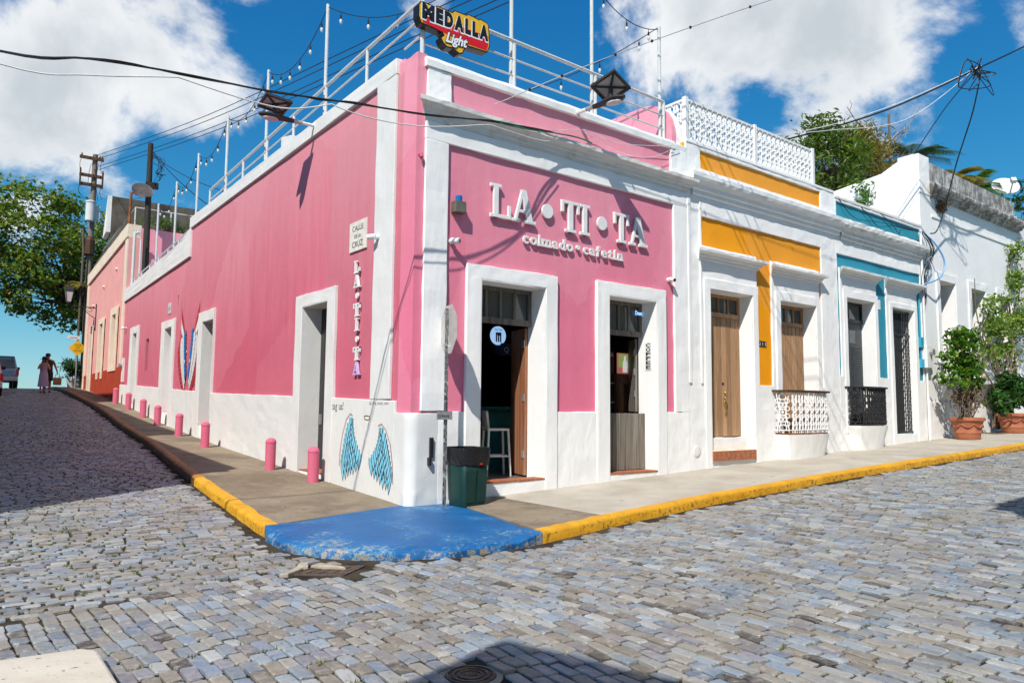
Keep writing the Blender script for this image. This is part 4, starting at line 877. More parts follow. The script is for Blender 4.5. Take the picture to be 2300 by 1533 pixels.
word(TR, 'colmado', 2.11, 3.27, 4.31, .2, .04, s2, m_whitemetal); word(TR, 'cafetín', 3.53, 4.55, 4.31, .2, .04, s2, m_whitemetal)
obj('dot', slab(TR, '.', 3.35, 4.36, .09, .09, .02, .06), m_whitemetal, s2)
s3 = thing('wall_sign', 'white upright LA TI TA letters stacked down the pink side wall, lowest letter lilac', 'sign', (0, 1.8, 2))
m_lilac = plain('lilac enamel', (.55, .42, .68), .4)
for i, ch in enumerate('LA.TI.TA'):
    z = 3.79 - i * .253; uc = 1.89 - i * .012
    if ch == '.': obj('dot', slab(TL, ch, uc + .05, z + .06, .1, .1, .02, .05, -1), m_whitemetal, s3)
    else: w = {'I': .13, 'L': .2}.get(ch, .24); obj('letter', slab(TL, ch, uc + w / 2, z, w, .225, .02, .06, -1), m_lilac if i == 7 else m_whitemetal, s3)
pq = thing('street_plaque', 'white stone street name plaque CALLE DE LA CRUZ on the pink side wall', 'plaque', (0, 1.93, 4.2))
obj('plate', MB().fb(TL, 1.6, 2.26, 4.2, 4.73, .001, .03), plain('marble plaque', (.68, .65, .58), .6, 0, .1, 9), pq, bevel=.005)
m_ink = plain('black print', (.02, .02, .02), .6, 0, .1, 5, 0)
mb = MB()
for tx, v, h, w in (('CALLE', 4.56, .1, .42), ('DE LA', 4.43, .065, .25), ('CRUZ', 4.27, .11, .42)): text(mb, TL, tx, 1.93 + w / 2, v, .0315, h * 1.38, .001, -1, w)
obj('lettering', mb, m_ink, pq)
pl = thing('number_plaque', 'small grey house number plaque beside the red and blue wings mural', 'plaque', (0, 15.65, 4.4)); obj('plate', MB().fb(TL, 15.48, 15.82, 4.4, 4.75, .001, .02), m_greypaint, pl); mb = MB(); text(mb, TL, '212', 15.76, 4.5, .0215, .16, .001, -1, .22); obj('lettering', mb, m_ink, pl)
cf = thing('coffee_sign', 'narrow upright COFFEE sign on the door reveal beside the half door', 'sign', (5.49, .15, 2.3)); TJ = lambda u, v, d: (5.4975 - d, u, v); obj('plate', MB().fb(TJ, .07, .23, 2.25, 2.81, .0, .01), m_whitemetal, cf)
for k, ch in enumerate('COFFEE'):
    mb = MB(); text(mb, TJ, ch, .15, 2.715 - k * .088, .0115, .1, .001, -1, .12, .003, align='C'); obj('letter', mb, m_ink, cf)
# ------------------------------------------------------------------ painted wings
m_wblue = plain('sky blue mural paint', (.2, .55, .72), .7, 0, .12, 8, 0); m_wred = plain('red mural paint', (.42, .03, .03), .7, 0, .15, 8, 0); m_wwhite = plain('white mural paint', (.66, .66, .66), .7, 0, .1, 8, 0); m_wdeep = plain('royal blue mural paint', (.015, .16, .42), .7, 0, .12, 8, 0)
def feather(mb, T, u, v, L, w, ang, d, sg_=1, grow=0.):
    pts = [(-.5, 0), (-.5, .4), (-.3, .72), (0, 1), (.3, .72), (.5, .4), (.5, 0)]; out = []
    for a, b in pts:
        a, b = a * (w + 2 * grow), -(b * (L + grow * (3 if b == 1 else 1)))
        out.append((u + sg_ * (a * math.cos(ang) - b * math.sin(ang)), v + a * math.sin(ang) + b * math.cos(ang)))
    mb.add([T(x, y, d) for x, y in out], [tuple(range(len(out)))])
def wing(label, side, top, inn, out, outline):
    # rows of pointed feathers hanging from the shoulder, larger and longer downward
    o = thing('wing_mural', label, 'mural', (0, top[0], .2)); fill = MB(); ink = MB(); rows = 9; d = .057
    for r in range(rows - 1, -1, -1):
        t = r / (rows - 1); n_ = 2 + int(r * .62 + .3)
        ui = top[0] - side * .05 + (inn[0] - top[0] + side * .05) * t ** 2.0; vi = top[1] + (inn[1] - top[1]) * t
        uo = top[0] + side * .06 + (out[0] - top[0] - side * .06) * t ** .65; vo = top[1] + (out[1] - top[1]) * t
        for k in range(n_):
            s_ = (k + .5) / n_; u = ui + (uo - ui) * s_; v = vi + (vo - vi) * s_; L = (.13 + .022 * r) * (.85 + .3 * s_) * U(.92, 1.08); w = abs(uo - ui) / n_ * 1.04 + .006; an = -side * (s_ - .55) * .3
            d += .00012; feather(ink, TL, u, v + .05, L, w, an, d, 1, .012); d += .00012; feather(fill, TL, u, v + .05, L - .006, w - .012, an, d)
    obj('feathers', fill, m_wblue, o, weld=False); obj('outline', ink, m_ink, o, weld=False)
    mb = MB(); pts = outline
    for a, b in zip(pts[:-1], pts[1:]):
        n_ = Vector((b[0] - a[0], b[1] - a[1], 0)); n_ = Vector((-n_.y, n_.x, 0)).normalized() * .006
        mb.add([TL(a[0] + n_.x, a[1] + n_.y, d + .001), TL(b[0] + n_.x, b[1] + n_.y, d + .001), TL(b[0] - n_.x, b[1] - n_.y, d + .001), TL(a[0] - n_.x, a[1] - n_.y, d + .001)], [(0, 1, 2, 3)])
    obj('shoulder_line', mb, plain('red ink line', (.25, .06, .05), .7, 0, .1, 5, 0), o)
wing('painted blue feather wing nearer the black side door', 1, (1.9, 1.24), (1.5, .66), (2.28, .5), [(1.86, 1.33), (1.95, 1.36), (2.1, 1.26), (2.24, 1.0), (2.32, .7), (2.33, .45)])
wing('painted blue feather wing nearer the street corner', -1, (.82, 1.1), (1.22, .62), (.44, .42), [(.92, 1.18), (.8, 1.21), (.66, 1.12), (.5, .9), (.42, .6), (.39, .3)])
tg = thing('wall_writing', 'handwritten black tag us! on the white dado', 'writing', (0, 2.5, 1.4)); x_ = 2.74
for ch, w_ in zip('tag us!', (.05, .075, .075, .05, .07, .06, .018)):
    if ch != ' ': mb = MB(); text(mb, TL, ch, x_, 1.42 + U(-.01, .01), .0565, .19, .0004, -1, w_); obj('letter', mb, m_ink, tg)
    x_ -= w_ + .015
tg = thing('wall_writing', 'small grey handwritten account name above the corner wing', 'writing', (0, .9, 1.5)); mb = MB(); text(mb, TL, '@ LaTita_colmado_cafetin', 1.26, 1.515, .0565, .07, .0004, -1, .66); obj('lettering', mb, plain('grey ink', (.2, .2, .2), .7, 0, .1, 5, 0), tg)
mb = MB(); mb.ring(TL, 1.33, 1.30, .0575, .11, .035, .008, 20, 4); tag(obj('halo_drawing', mb, m_brass), 'small gold halo ring painted between the two blue wings', 'mural')
def bigwing(label, us, sgn):
    o = thing('wing_mural', label, 'mural', (0, us, 2)); A = MB(); B = MB(); Cc = MB(); K = MB(); d = .003
    tip = (us + sgn * .95, 4.5); root = (us + sgn * .12, 2.95)
    for k in range(9):   # long upper blades
        t = k / 8; u0 = root[0] + sgn * .08 * t; v0 = 2.95 + .18 * t; u1 = tip[0] + sgn * (.12 * t); v1 = tip[1] - .95 * t; w = .15
        d += .0004; (A if k < 3 else B if k < 6 else A).add([TL(u0 - w * .5, v0, d), TL(u0 + w * .5, v0, d), TL((u0 + u1) / 2 + w * .6, (v0 + v1) / 2, d), TL(u1, v1, d), TL((u0 + u1) / 2 - w * .5, (v0 + v1) / 2, d)], [(0, 1, 2, 3, 4)])
    for row, (mbx, off, L) in enumerate(((A, .86, .42), (B, .62, .34), (B, .42, .3), (Cc, .22, .26))):
        for k in range(11):
            t = k / 10; v = 3.35 - 1.2 * t + .1 * row; u = us + sgn * (off * (1 - .72 * t * t) + .03); d += .0003
            feather(K, TL, u, v, L * 1.0, .19, sgn * (.75 - .75 * t), d, 1, .008); d += .0003; feather(mbx, TL, u, v, L, .19, sgn * (.75 - .75 * t), d)
    for mbx, m_, nm in ((A, m_wred, 'red_feathers'), (B, m_wwhite, 'white_feathers'), (Cc, m_wdeep, 'blue_feathers'), (K, m_ink, 'outline')): obj(nm, mbx, m_, o, weld=False)
    mb = MB(); c_ = (us + sgn * .2, 2.75); mb.add([TL(c_[0] + (.08 if i % 2 == 0 else .033) * math.sin(i * PI / 5), c_[1] + (.08 if i % 2 == 0 else .033) * math.cos(i * PI / 5), d + .001) for i in range(10)], [tuple(range(10))]); obj('star', mb, m_wwhite, o)
bigwing('tall painted wing of red, white and blue feathers nearer the far end', 13.15, 1); bigwing('tall painted wing of red, white and blue feathers nearer the tall doorway', 12.95, -1)
tg = thing('wall_writing', 'faint dark red signature under the feather wings mural', 'writing', (0, 12.2, 2)); mb = MB(); text(mb, TL, 'byHerrera', 12.55, 2.0, .003, .14, .0004, -1, .6); obj('lettering', mb, plain('dark pink ink', (.3, .06, .12), .7, 0, .1, 5, 0), tg)
# ------------------------------------------------------------------ rooftop railing, light poles, string lights
rl = thing('roof_railing', 'light grey tube railing running along both edges of the pink roof', 'railing', (0.2, .2, 7.0))
def pipe(a, b, r, par, m=None, name='rail', n=8): return obj(name, MB().tube([a, b], r, n), m or m_greypaint, par, smooth=True)
zr = lambda y, k: float(np.interp(y, [.2, 12.2], [8.08, 7.72])) - k
X0 = .17; Y0 = .17
cor = (X0, Y0)
for k, r in ((0, .032), (.3, .018)): pipe((X0, Y0, zr(.2, k)), (X0, 12.2, zr(12.2, k)), r, rl)
pipe((X0, Y0, zr(.2, .6)), (X0, .75, zr(.75, .6)), .018, rl)
for y in (2.15, 3.98, 5.72, 7.42, 9.2, 10.65, 12.2): pipe((X0, y, 7.1), (X0, y, zr(y, 0)), .03, rl, name='post')
for z, r in ((7.94, .034), (7.64, .018), (7.34, .018)): pipe((X0, Y0, z + .06 * (z > 7.9)), (6.05, Y0, z), r, rl)
pipe((X0, Y0, 6.98), (X0, Y0, 8.75), .038, rl, name='post')
for x in (2.05, 4.05, 6.05): pipe((x, Y0, 6.98), (x, Y0, 7.93), .034, rl, name='post')
r2 = thing('roof_railing', 'low grey railing on the stepped down part of the pink roof', 'railing', (.15, 18, 6.2))
zs_ = lambda y, k: float(np.interp(y, [13.6, 22.6], [6.95, 6.5])) - k
for k, r in ((0, .026), (.28, .016)): pipe((.15, 13.6, zs_(13.6, k)), (.15, 22.6, zs_(22.6, k)), r, r2)
for y in (14.2, 15.6, 17, 18.4, 19.8, 21.2, 22.5): pipe((.15, y, 6.1), (.15, y, zs_(y, 0)), .025, r2, name='post')
tops = []
for i, (x, y, z0, z1, lab) in enumerate([(.28, 22.4, 5.5, 8.1, 'grey post at the far end of the stepped roof, beside the dark lamp pole'), (.28, 19.5, 5.5, 8.92, 'short grey post standing on the stepped roof, second from its far end'), (.28, 16.8, 5.5, 9.1, 'grey light post on the stepped roof, nearest the upper roof'), (.28, 14.1, 5.5, 9.36, 'tall grey light post just past the roof step'), (.28, 11.1, 6.4, 9.62, 'tall grey light post at the far end of the upper roof'), (.28, 7.85, 6.4, 9.77, 'tall grey light post behind the side street lamp'), (.28, 4.3, 6.4, 9.88, 'tall grey light post left of the beer sign'), (2.08, .3, 6.4, 10.1, 'tall grey light post right of the beer sign'), (4.08, .3, 6.4, 10.0, 'tall grey light post behind the main street lamp'), (6.08, .3, 6.4, 9.66, 'tall grey light post at the arched end wall'), (3.4, 3.6, 6.4, 8.35, 'short grey post in the middle of the pink roof')]):
    p_ = tag(obj('light_post', MB().tube([(x, y, z0), (x, y, z1)], .036 if i < 10 else .05, 8), m_greypaint, smooth=True), lab, 'post', 'posts that carry the string lights'); tops.append((x, y, z1))
def strand(a, b, sag, nb, label, skip=0):
    a, b = Vector(a), Vector(b); o = thing('string_light', label, 'string light', tuple(a)); pts = [a.lerp(b, t) - Vector((0, 0, sag * 4 * t * (1 - t))) for t in [k / 16 for k in range(17)]]
    obj('cable', MB().tube(pts, .009, 5), m_wire, o)
    for k in range(nb):
        t = (k + .5) / nb; p = a.lerp(b, t) - Vector((0, 0, sag * 4 * t * (1 - t))); 
        sk = obj('socket', MB().tube([p, p - Vector((0, 0, .09))], .006, 4).tube([p - Vector((0, 0, .07)), p - Vector((0, 0, .15))], .02, 6), m_rubber, o); obj('bulb', MB().lathe([(.012, 0), (.03, -.035), (.032, -.06), (.018, -.1), (.002, -.115)][::-1], tuple(p - Vector((0, 0, .145))), 8), m_bulb, o, smooth=2)
for i, (a, b, s_, nb) in enumerate([(1, 2, .55, 4), (2, 3, .5, 5), (3, 4, .5, 5), (4, 5, .5, 5), (5, 6, .55, 6), (6, 7, .75, 6), (7, 8, .35, 3), (8, 9, .3, 3)]):
    strand(tuple(Vector(tops[a]) - Vector((0, 0, .05))), tuple(Vector(tops[b]) - Vector((0, 0, .05))), s_, nb, ['string of bulbs between the two posts of the stepped roof', 'string of bulbs over the stepped roof next to the roof step', 'string of bulbs crossing the roof step', 'string of bulbs at the far end of the upper roof', 'string of bulbs behind the side street lamp', 'string of bulbs rising toward the top edge beside the beer sign', 'string of bulbs at the top edge between beer sign and main street lamp', 'string of bulbs running down to the post at the arched end wall'][i])
strand(tops[9], tops[10], .3, 5, 'string of bulbs dropping from the arched end wall post to the short roof post')
# ------------------------------------------------------------------ beer sign
bs = thing('beer_sign', 'black, yellow and red MEDALLA Light beer sign fixed to the roof railing corner', 'sign', (.6, .05, 7.2))
SG = lambda u, v, d: TR(u, v, d - .15)
ol = [(-.02, 7.86), (.04, 7.93), (.3, 7.92), (.32, 7.95), (.62, 7.94), (.66, 7.99), (.9, 7.99), (.93, 8.02), (1.15, 8.0), (1.18, 8.02), (1.31, 8.0), (1.36, 7.96), (1.39, 7.62), (1.33, 7.47), (.9, 7.45), (.86, 7.36), (.84, 7.3), (.76, 7.27), (.64, 7.32), (.52, 7.31), (.44, 7.36), (.40, 7.44), (.46, 7.5), (.42, 7.53), (.04, 7.55), (-.02, 7.66)]
def grow(P, g):
    cx = sum(p[0] for p in P) / len(P); out = []
    n_ = len(P)
    for i in range(n_):
        a, b, c_ = Vector(P[i - 1]), Vector(P[i]), Vector(P[(i + 1) % n_]); t = (c_ - a).normalized(); out.append((b.x - t.y * g * -1, b.y + t.x * g * -1))
    return out
m_yellow = plain('yellow sign face', (.75, .42, .025), .35, 0, .04); m_red = plain('red sign face', (.62, .01, .02), .35, 0, .04); m_signwhite = plain('white sign face', (.8, .8, .8), .35, 0, .02); m_signblack = plain('black sign face', (.01, .012, .014), .35, 0, .02)
obj('box', MB().prism(ol, SG, .0, .16), m_signblack, bs); inner_ = grow(ol, .022); ins = grow(ol, -.022)
area = lambda P: abs(sum(P[i - 1][0] * P[i][1] - P[i][0] * P[i - 1][1] for i in range(len(P))) / 2)
face = min((inner_, ins), key=area); obj('face', MB().prism(face, SG, .161, .165), m_yellow, bs)
obj('red_band', MB().prism([(.025, 7.72), (1.345, 7.76), (1.35, 7.63), (1.31, 7.5), (.9, 7.49), (.5, 7.53), (.06, 7.58)], SG, .1655, .168), m_red, bs)
x_ = .045
for ch, w_ in zip('MEDALLA', (.24, .15, .175, .195, .13, .13, .195)):
    z_ = 7.665 + .02 * x_
    for g_, off, m_, dd in ((.013, .034, m_signwhite, .1685), (.0, .024, m_signblack, .171)):
        mb = MB(); text(mb, SG, ch, x_ - g_, z_ - g_, dd, .3, .0012, 1, w_ - .012 + 2 * g_, off, h=.265 + 2 * g_); obj('letter', mb, m_, bs)
    x_ += w_ + .016
for k, ch in enumerate('PREMIUM'): mb = MB(); text(mb, SG, ch, .36 + k * .115, 7.62 + k * .001, .169, .05, .001); obj('letter', mb, m_signwhite, bs)
for off, m_, dd in ((.02, m_signblack, .1725), (.007, m_signwhite, .1755)):
    mb = MB(); text(mb, SG, 'Light', .5 - off, 7.4 - off * .3, dd, .23, .001, 1, .42 + off * 2, off, rot=.05, shear=.35); obj('lettering', mb, m_, bs)
obj('bracket', MB().box(.13, .21, .15, .2, 7.6, 7.9), m_greymetal, bs)
# ------------------------------------------------------------------ solar street lamps
def solar(label, root, dirv, side, L, tilt):
    o = thing('solar_lamp', label, 'street lamp', root, 'solar lamps on the pink building'); rt = Vector(root); d = Vector(dirv).normalized(); s_ = Vector(side).normalized(); up = Vector((0, 0, 1))
    obj('arm', MB().tube([rt, rt + d * .3], .035, 8), m_whitemetal, o, smooth=True); obj('collar', MB().tube([rt + d * .28, rt + d * .48], .042, 8), m_greymetal, o)
    m_d = plain('dark lamp plastic', (.035, .036, .04), .45)
    h0 = rt + d * .45; pts = [h0, h0 + d * .2, h0 + d * .35, h0 + d * .55, h0 + d * .68]
    mb = MB(); ww = [.05, .075, .13, .13, .03]; hh = [.045, .05, .06, .055, .03]; vs = []; 
    for p, w, h in zip(pts, ww, hh):
        for a in range(10): vs.append(p + s_ * (w * math.cos(a * PI / 5)) + up * (h * math.sin(a * PI / 5)))
    mb.add(vs, [(i * 10 + a, i * 10 + (a + 1) % 10, i * 10 + 10 + (a + 1) % 10, i * 10 + 10 + a) for i in range(4) for a in range(10)] + [tuple(range(10)), tuple(range(49, 39, -1))]); obj('lamp_head', mb, m_d, o, smooth=True)
    c_ = h0 + d * .46 - up * .062; mb = MB(); mb.add([c_ + d * (.16 * math.cos(a)) + s_ * (.1 * math.sin(a)) - up * .004 for a in [k * PI / 8 for k in range(16)]] + [c_ + d * (.16 * math.cos(a)) + s_ * (.1 * math.sin(a)) + up * .02 for a in [k * PI / 8 for k in range(16)]], [tuple(range(16))] + [(i, (i + 1) % 16, 16 + (i + 1) % 16, 16 + i) for i in range(16)]); obj('lens', mb, m_lampglass, o)
    n_ = Vector(tilt).normalized(); a1 = (d - n_ * d.dot(n_)).normalized(); a2 = n_.cross(a1); c_ = h0 + d * .38 + up * .26
    a0_ = a1; a1 = (a0_ + a2).normalized(); a2 = (a0_ - a2).normalized(); e1 = (a1 + a2).normalized(); e2 = (a1 - a2).normalized()
    def bx(mb, u0, u1, v0, v1, w0, w1): return mb.box(u0, u1, v0, v1, w0, w1, lambda u, v, w: tuple(c_ + e1 * u + e2 * v + n_ * w))
    pn = obj('solar_panel', bx(MB(), -.24, .24, -.24, .24, 0, .012), m_lampglass, o); fr = MB()
    for q in ((-.26, -.215, -.26, .26), (.215, .26, -.26, .26), (-.215, .215, -.26, -.215), (-.215, .215, .215, .26)): bx(fr, q[0], q[1], q[2], q[3], -.03, .02)
    obj('panel_frame', fr, m_d, pn); cr = MB()
    cr.tube([c_ - a1 * .33 - n_ * .02, c_ + a1 * .33 - n_ * .02], .022, 5).tube([c_ - a2 * .33 - n_ * .02, c_ + a2 * .33 - n_ * .02], .022, 5); obj('panel_brace', cr, m_d, pn); obj('cell', bx(MB(), -.21, .21, -.21, .21, .0125, .016), m_signblack, pn)
    obj('neck', MB().tube([h0 + d * .38, c_ - n_ * .03], .05, 8, .04), m_d, o)
solar('solar street lamp with a diamond panel over the side street', (-.03, 4.0, 7.08), (-1, .0, -.02), (0, 1, 0), 1, (.10, .16, 1))
solar('solar street lamp with a diamond panel over the main street', (3.33, -.03, 6.92), (.12, -1, -.01), (1, 0, 0), 1, (.3, .42, 1))
# ------------------------------------------------------------------ small wall fittings
def camera_(label, p, d, m=m_whitemetal):
    o = thing('security_camera', label, 'camera', p, 'bullet cameras'); p = Vector(p); d = Vector(d).normalized(); nrm = Vector((0, -1, 0)) if abs(p.x) > .2 and p.y < .2 else Vector((-1, 0, 0))
    obj('base', MB().tube([p, p + nrm * .04], .045, 10), m, o, smooth=True); q = p + nrm * .09; obj('body', MB().tube([q - d * .05, q - d * .04, q + d * .1, q + d * .105], [.02, .045, .048, .04], 12), m, o, smooth=True); obj('lens', MB().tube([q + d * .104, q + d * .112], .03, 10), m_signblack, o); obj('arm', MB().tube([p + nrm * .03, q], .018, 6), m, o)
camera_('white bullet camera under the blue beacon', (.66, -.001, 4.12), (.8, -1, -.1)); camera_('white bullet camera right of the half door', (5.93, -.001, 4.1), (-.2, -1, -.25)); camera_('white bullet camera beside the street name plaque', (-.061, 1.1, 4.28), (-.5, 1, 0)); camera_('white bullet camera at the far end of the pink side wall', (-.001, 22.8, 4.5), (-.6, 1, 0))
o = thing('beacon_light', 'grey box with a blue beacon cap on the pink front wall', 'beacon', (.77, 0, 4.6)); obj('box', MB().fb(TR, .66, .86, 4.59, 4.77, .001, .15), plain('weathered tin box', (.2, .18, .14), .5, .5, .25), o, bevel=.004); obj('cap', MB().lathe([(.055, 0), (.055, .09), (.045, .1), (.001, .1)], (.76, -.08, 4.771), 14), plain('blue plastic', (.01, .13, .42), .25), o, smooth=True)
o = thing('wall_hook', 'small pink pipe stub on the pink corner strip', 'pipe', (.05, 0, 5.3)); obj('pipe', MB().tube([(.06, .005, 5.42), (.06, -.05, 5.42), (.06, -.07, 5.36)], .028, 8), m_bollard, o)
o = thing('utility_boxes', 'grey dials and conduit at the far end of the pink side wall', 'meter', (0, 22.9, 2.5)); obj('box', MB().fb(TL, 22.75, 22.95, 2.35, 3.3, .001, .08), m_whitedirty, o); obj('dial', MB().tube([(-.08, 22.85, 3.0), (-.2, 22.85, 3.0)], .09, 10), m_greymetal, o)
o = thing('electric_meter', 'white electric meter box with round dial on the teal house edge', 'meter', (17.45, -.05, 2.8)); obj('box', MB().fb(TR, 17.28, 17.62, 2.75, 3.42, .046, .2), m_whitemetal, o, bevel=.01); obj('dial', MB().tube([TR(17.5, 3.22, .2), TR(17.5, 3.22, .3)], .1, 14), m_greymetal, o); obj('conduit', MB().tube([TR(17.4, 3.42, .1), TR(17.4, 6.9, .1)], .035, 8).tube([TR(17.45, 2.75, .1), TR(17.45, .6, .1)], .03, 8), m_whitemetal, o)
m_tealpaint = plain('bright teal paint', (.03, .33, .47), .45); o = thing('teal_conduit', 'bright teal painted conduit with two boxes beside the meter', 'conduit', (17.2, -.05, 3)); obj('pipe', MB().tube([TR(17.2, 2.9, .06), TR(17.2, 4.9, .06)], .03, 8), m_tealpaint, o); obj('box', MB().fb(TR, 17.1, 17.27, 3.35, 3.65, .002, .12), m_tealpaint, o); obj('box', MB().fb(TR, 17.1, 17.27, 2.75, 3.0, .002, .12), m_tealpaint, o)
o = thing('wall_plate', 'small grey reflective plate on the corner post near the trash can', 'plate', (.3, -.3, 1.3)); obj('plate', MB().box(.2, .47, -.43, -.42, 1.3, 1.42), m_greymetal, o); mb = MB(); text(mb, lambda u, v, d: (.22 + u, -.432 - d, 1.33 + v), 'O PARE', 0, 0, 0, .06, .001, 1, .2); obj('lettering', mb, m_ink, o)
o = thing('door_switch', 'black latch box on the white corner beside the post', 'latch', (.33, -.05, .9)); obj('box', MB().fb(TR, .3, .36, .72, 1.02, .056, .09), m_black, o); obj('lever', MB().fb(TR, .27, .31, .6, .72, .056, .12), m_black, o)
# ------------------------------------------------------------------ stop sign, trash can, bollards
st = thing('stop_sign', 'stop sign seen from behind on a sticker covered steel post', 'sign', (.38, -.37, .0))
m_sticker, n, p = base('sticker covered steel', .45, .5, .4); P = pos(n); vo = n.n('ShaderNodeTexVoronoi', i={'Scale': 16.}); n.l(P, vo.inputs['Vector'])
c = n.mix(n.ss(n.noise(n.vm('MULTIPLY', P, (1, 1, .5)), 40, 5, .8), .5, .56), (.3, .3, .3), (.04, .04, .04)); c = n.mix(n.ss(n.noise(P, 9, 3), .6, .64), c, (.6, .6, .58)); n.l(c, p.inputs['Base Color'])
obj('post', MB().prism([(-.03, -.018), (.03, -.018), (.03, -.012), (.012, .012), (.012, .022), (-.012, .022), (-.012, .012), (-.03, -.012)], lambda u, v, d: (.38 + u, -.37 + v, d), 0.0, 2.98), m_sticker, st)
az = math.radians(77); pd = Vector((math.cos(az), math.sin(az), 0)); pn_ = Vector((math.sin(az), -math.cos(az), 0)); cc = Vector((.38, -.37, 2.66)) + pn_ * .028
TS = lambda u, v, d: tuple(cc + pd * u + Vector((0, 0, v)) + pn_ * d)
oc = [(.4 * math.cos(a), .4 * math.sin(a)) for a in [PI / 8 + k * PI / 4 for k in range(8)]]
m_signback = plain('bare aluminium sign back', (.5, .48, .46), .5, .25, .1, 6); obj('plate', MB().prism(oc, TS, 0, .004), m_signback, st); obj('face', MB().prism([(x * .985, y * .985) for x, y in oc], TS, .0045, .006), m_red, st)
mb = MB(); text(mb, lambda u, v, d: TS(-u, v, d), 'PARE', .0, -.1, .0065, .3, .0004, -1, .56, align='C'); obj('lettering', mb, m_signwhite, st)
mb = MB(); text(mb, lambda u, v, d: TS(u, v, -d), 'Kyrusfer', -.02, -.3, .001, .16, .0006, 1, .42, rot=1.15); obj('scribble', mb, m_signwhite, st); obj('bolt', MB().box(.34, .36, -.4, -.36, 2.9, 2.93).box(.34, .36, -.4, -.36, 2.4, 2.43), m_greymetal, st)
tc = thing('trash_can', 'dark green trash can with a black bag over its rim beside the corner post', 'trash can', (.76, -.42, .01))
def rsq(hw, hd, z, n_=24, jit=0., pw=.34):
    out = []
    for k in range(n_):
        a = 2 * PI * (k + .5) / n_; c_, s_ = math.cos(a), math.sin(a); out.append((.76 + .9 * hw * math.copysign(abs(c_) ** pw, c_) + U(-jit, jit), -.42 + hd * math.copysign(abs(s_) ** pw, s_) + U(-jit, jit), z + U(-jit, jit) * .6))
    return out
def loft(rings):
    n_ = len(rings[0]); mb = MB(); vs = [v for r in rings for v in r]
    return mb.add(vs, [(i * n_ + k, i * n_ + (k + 1) % n_, (i + 1) * n_ + (k + 1) % n_, (i + 1) * n_ + k) for i in range(len(rings) - 1) for k in range(n_)] + [tuple(range(n_ - 1, -1, -1))])
m_green = plain('dark green plastic', (.006, .035, .03), .42, 0, .12, 5)
obj('can', loft([rsq(.225, .225, .012), rsq(.23, .23, .03), rsq(.265, .26, .62), rsq(.262, .257, .625), rsq(.258, .253, .63), rsq(.275, .27, .84), rsq(.28, .275, .84), rsq(.28, .275, .86), rsq(.26, .255, .86), rsq(.22, .22, .05)]), m_green, tc, smooth=True)
for s_ in (-1, 1):
    for dx in (-.11, .11): obj('rib', MB().add([(.76 + .9 * dx - .075, -.42 + s_ * .232, .08), (.76 + .9 * dx + .075, -.42 + s_ * .232, .08), (.76 + .9 * dx + .09, -.42 + s_ * .262, .55), (.76 + .9 * dx - .09, -.42 + s_ * .262, .55), (.76 + .9 * dx - .075, -.42 + s_ * .243, .08), (.76 + .9 * dx + .075, -.42 + s_ * .243, .08), (.76 + .9 * dx + .09, -.42 + s_ * .270, .55), (.76 + .9 * dx - .09, -.42 + s_ * .270, .55)], [(0, 1, 2, 3), (4, 7, 6, 5), (0, 4, 5, 1), (1, 5, 6, 2), (2, 6, 7, 3), (3, 7, 4, 0)]), m_green, tc)
m_bag = plain('black bin bag', (.012, .012, .013), .28, 0, .2, 6, .6, 18, .03)
obj('bag', loft([rsq(.272, .268, .62, 40, .016), rsq(.285, .28, .67, 40, .013), rsq(.29, .285, .76, 40, .011), rsq(.295, .29, .86, 40, .008), rsq(.29, .285, .885, 40, .006), rsq(.255, .25, .88, 40, .006), rsq(.24, .235, .6, 40, .01)]), m_bag, tc, smooth=True)
obj('tag', MB().box(.79, .84, -.712, -.706, .635, .655), plain('red tag', (.6, .04, .02), .5), tc)
bt = thing('bollard', 'x', 'bollard', (0, 0, 0), 'pink bollards along the side pavement'); obj('post', MB().lathe([(.1, -.3), (.1, .52), (.106, .525), (.106, .55), (.1, .555)], (0, 0, 0), 20), m_bollard, bt, smooth=True); obj('cap', MB().lathe([(.1, .5551), (.095, .575), (.075, .6), (.045, .62), (.001, .628)], (0, 0, 0), 20), m_bollard, bt, smooth=True)
for i, ((x, y), lab) in enumerate(zip([(-.3, 2.9), (-.42, 4.75), (-.47, 9.2), (-.42, 12.0), (-.3, 15.2), (-.25, 17.6), (-.27, 20.1), (-.3, 22.5)], ['pink bollard in front of the black side door, nearest the street corner', 'pink bollard just past the first side doorway, second from the corner', 'pink bollard third from the corner, before the tall second doorway', 'pink bollard fourth from the corner, below the feather wings mural', 'pink bollard fifth from the corner, before the third doorway', 'pink bollard sixth from the corner', 'pink bollard seventh from the corner, before the last doorway', 'pink bollard farthest up the street, before the rust red dado'])):
    b = bt if i == 0 else copy_tree(bt); b.location = (x, y, S(x, y)); b['label'] = lab; b.rotation_euler = (U(-.01, .01), U(-.01, .01), U(0, 3)) 
# ------------------------------------------------------------------ inside the bar
m_teal2 = plain('teal counter paint', (.01, .16, .15), .45)
o = thing('bar_counter', 'teal bar counter inside the open doorway', 'counter', (3.2, 2.1, .27)); obj('front', MB().box(1.6, 4.8, 2.0, 2.1, .27, 1.44), m_teal2, o); obj('top', MB().box(1.5, 4.9, 1.85, 2.5, 1.441, 1.5), m_teal2, o, bevel=.01)
o = thing('bar_stool', 'white plastic bar stool with low back just inside the open doorway', 'stool', (2.33, .98, .271)); m_st = plain('white moulded plastic', (.66, .65, .62), .4)
def stl(u, v, z): a = -.35; return (2.33 + u * math.cos(a) - v * math.sin(a), .98 + u * math.sin(a) + v * math.cos(a), .271 + z)
obj('seat', MB().prism([(-.2, -.19), (.2, -.19), (.21, 0), (.19, .2), (-.19, .2), (-.21, 0)], lambda u, v, d: stl(u, v, d), .8, .84), m_st, o, bevel=.012)
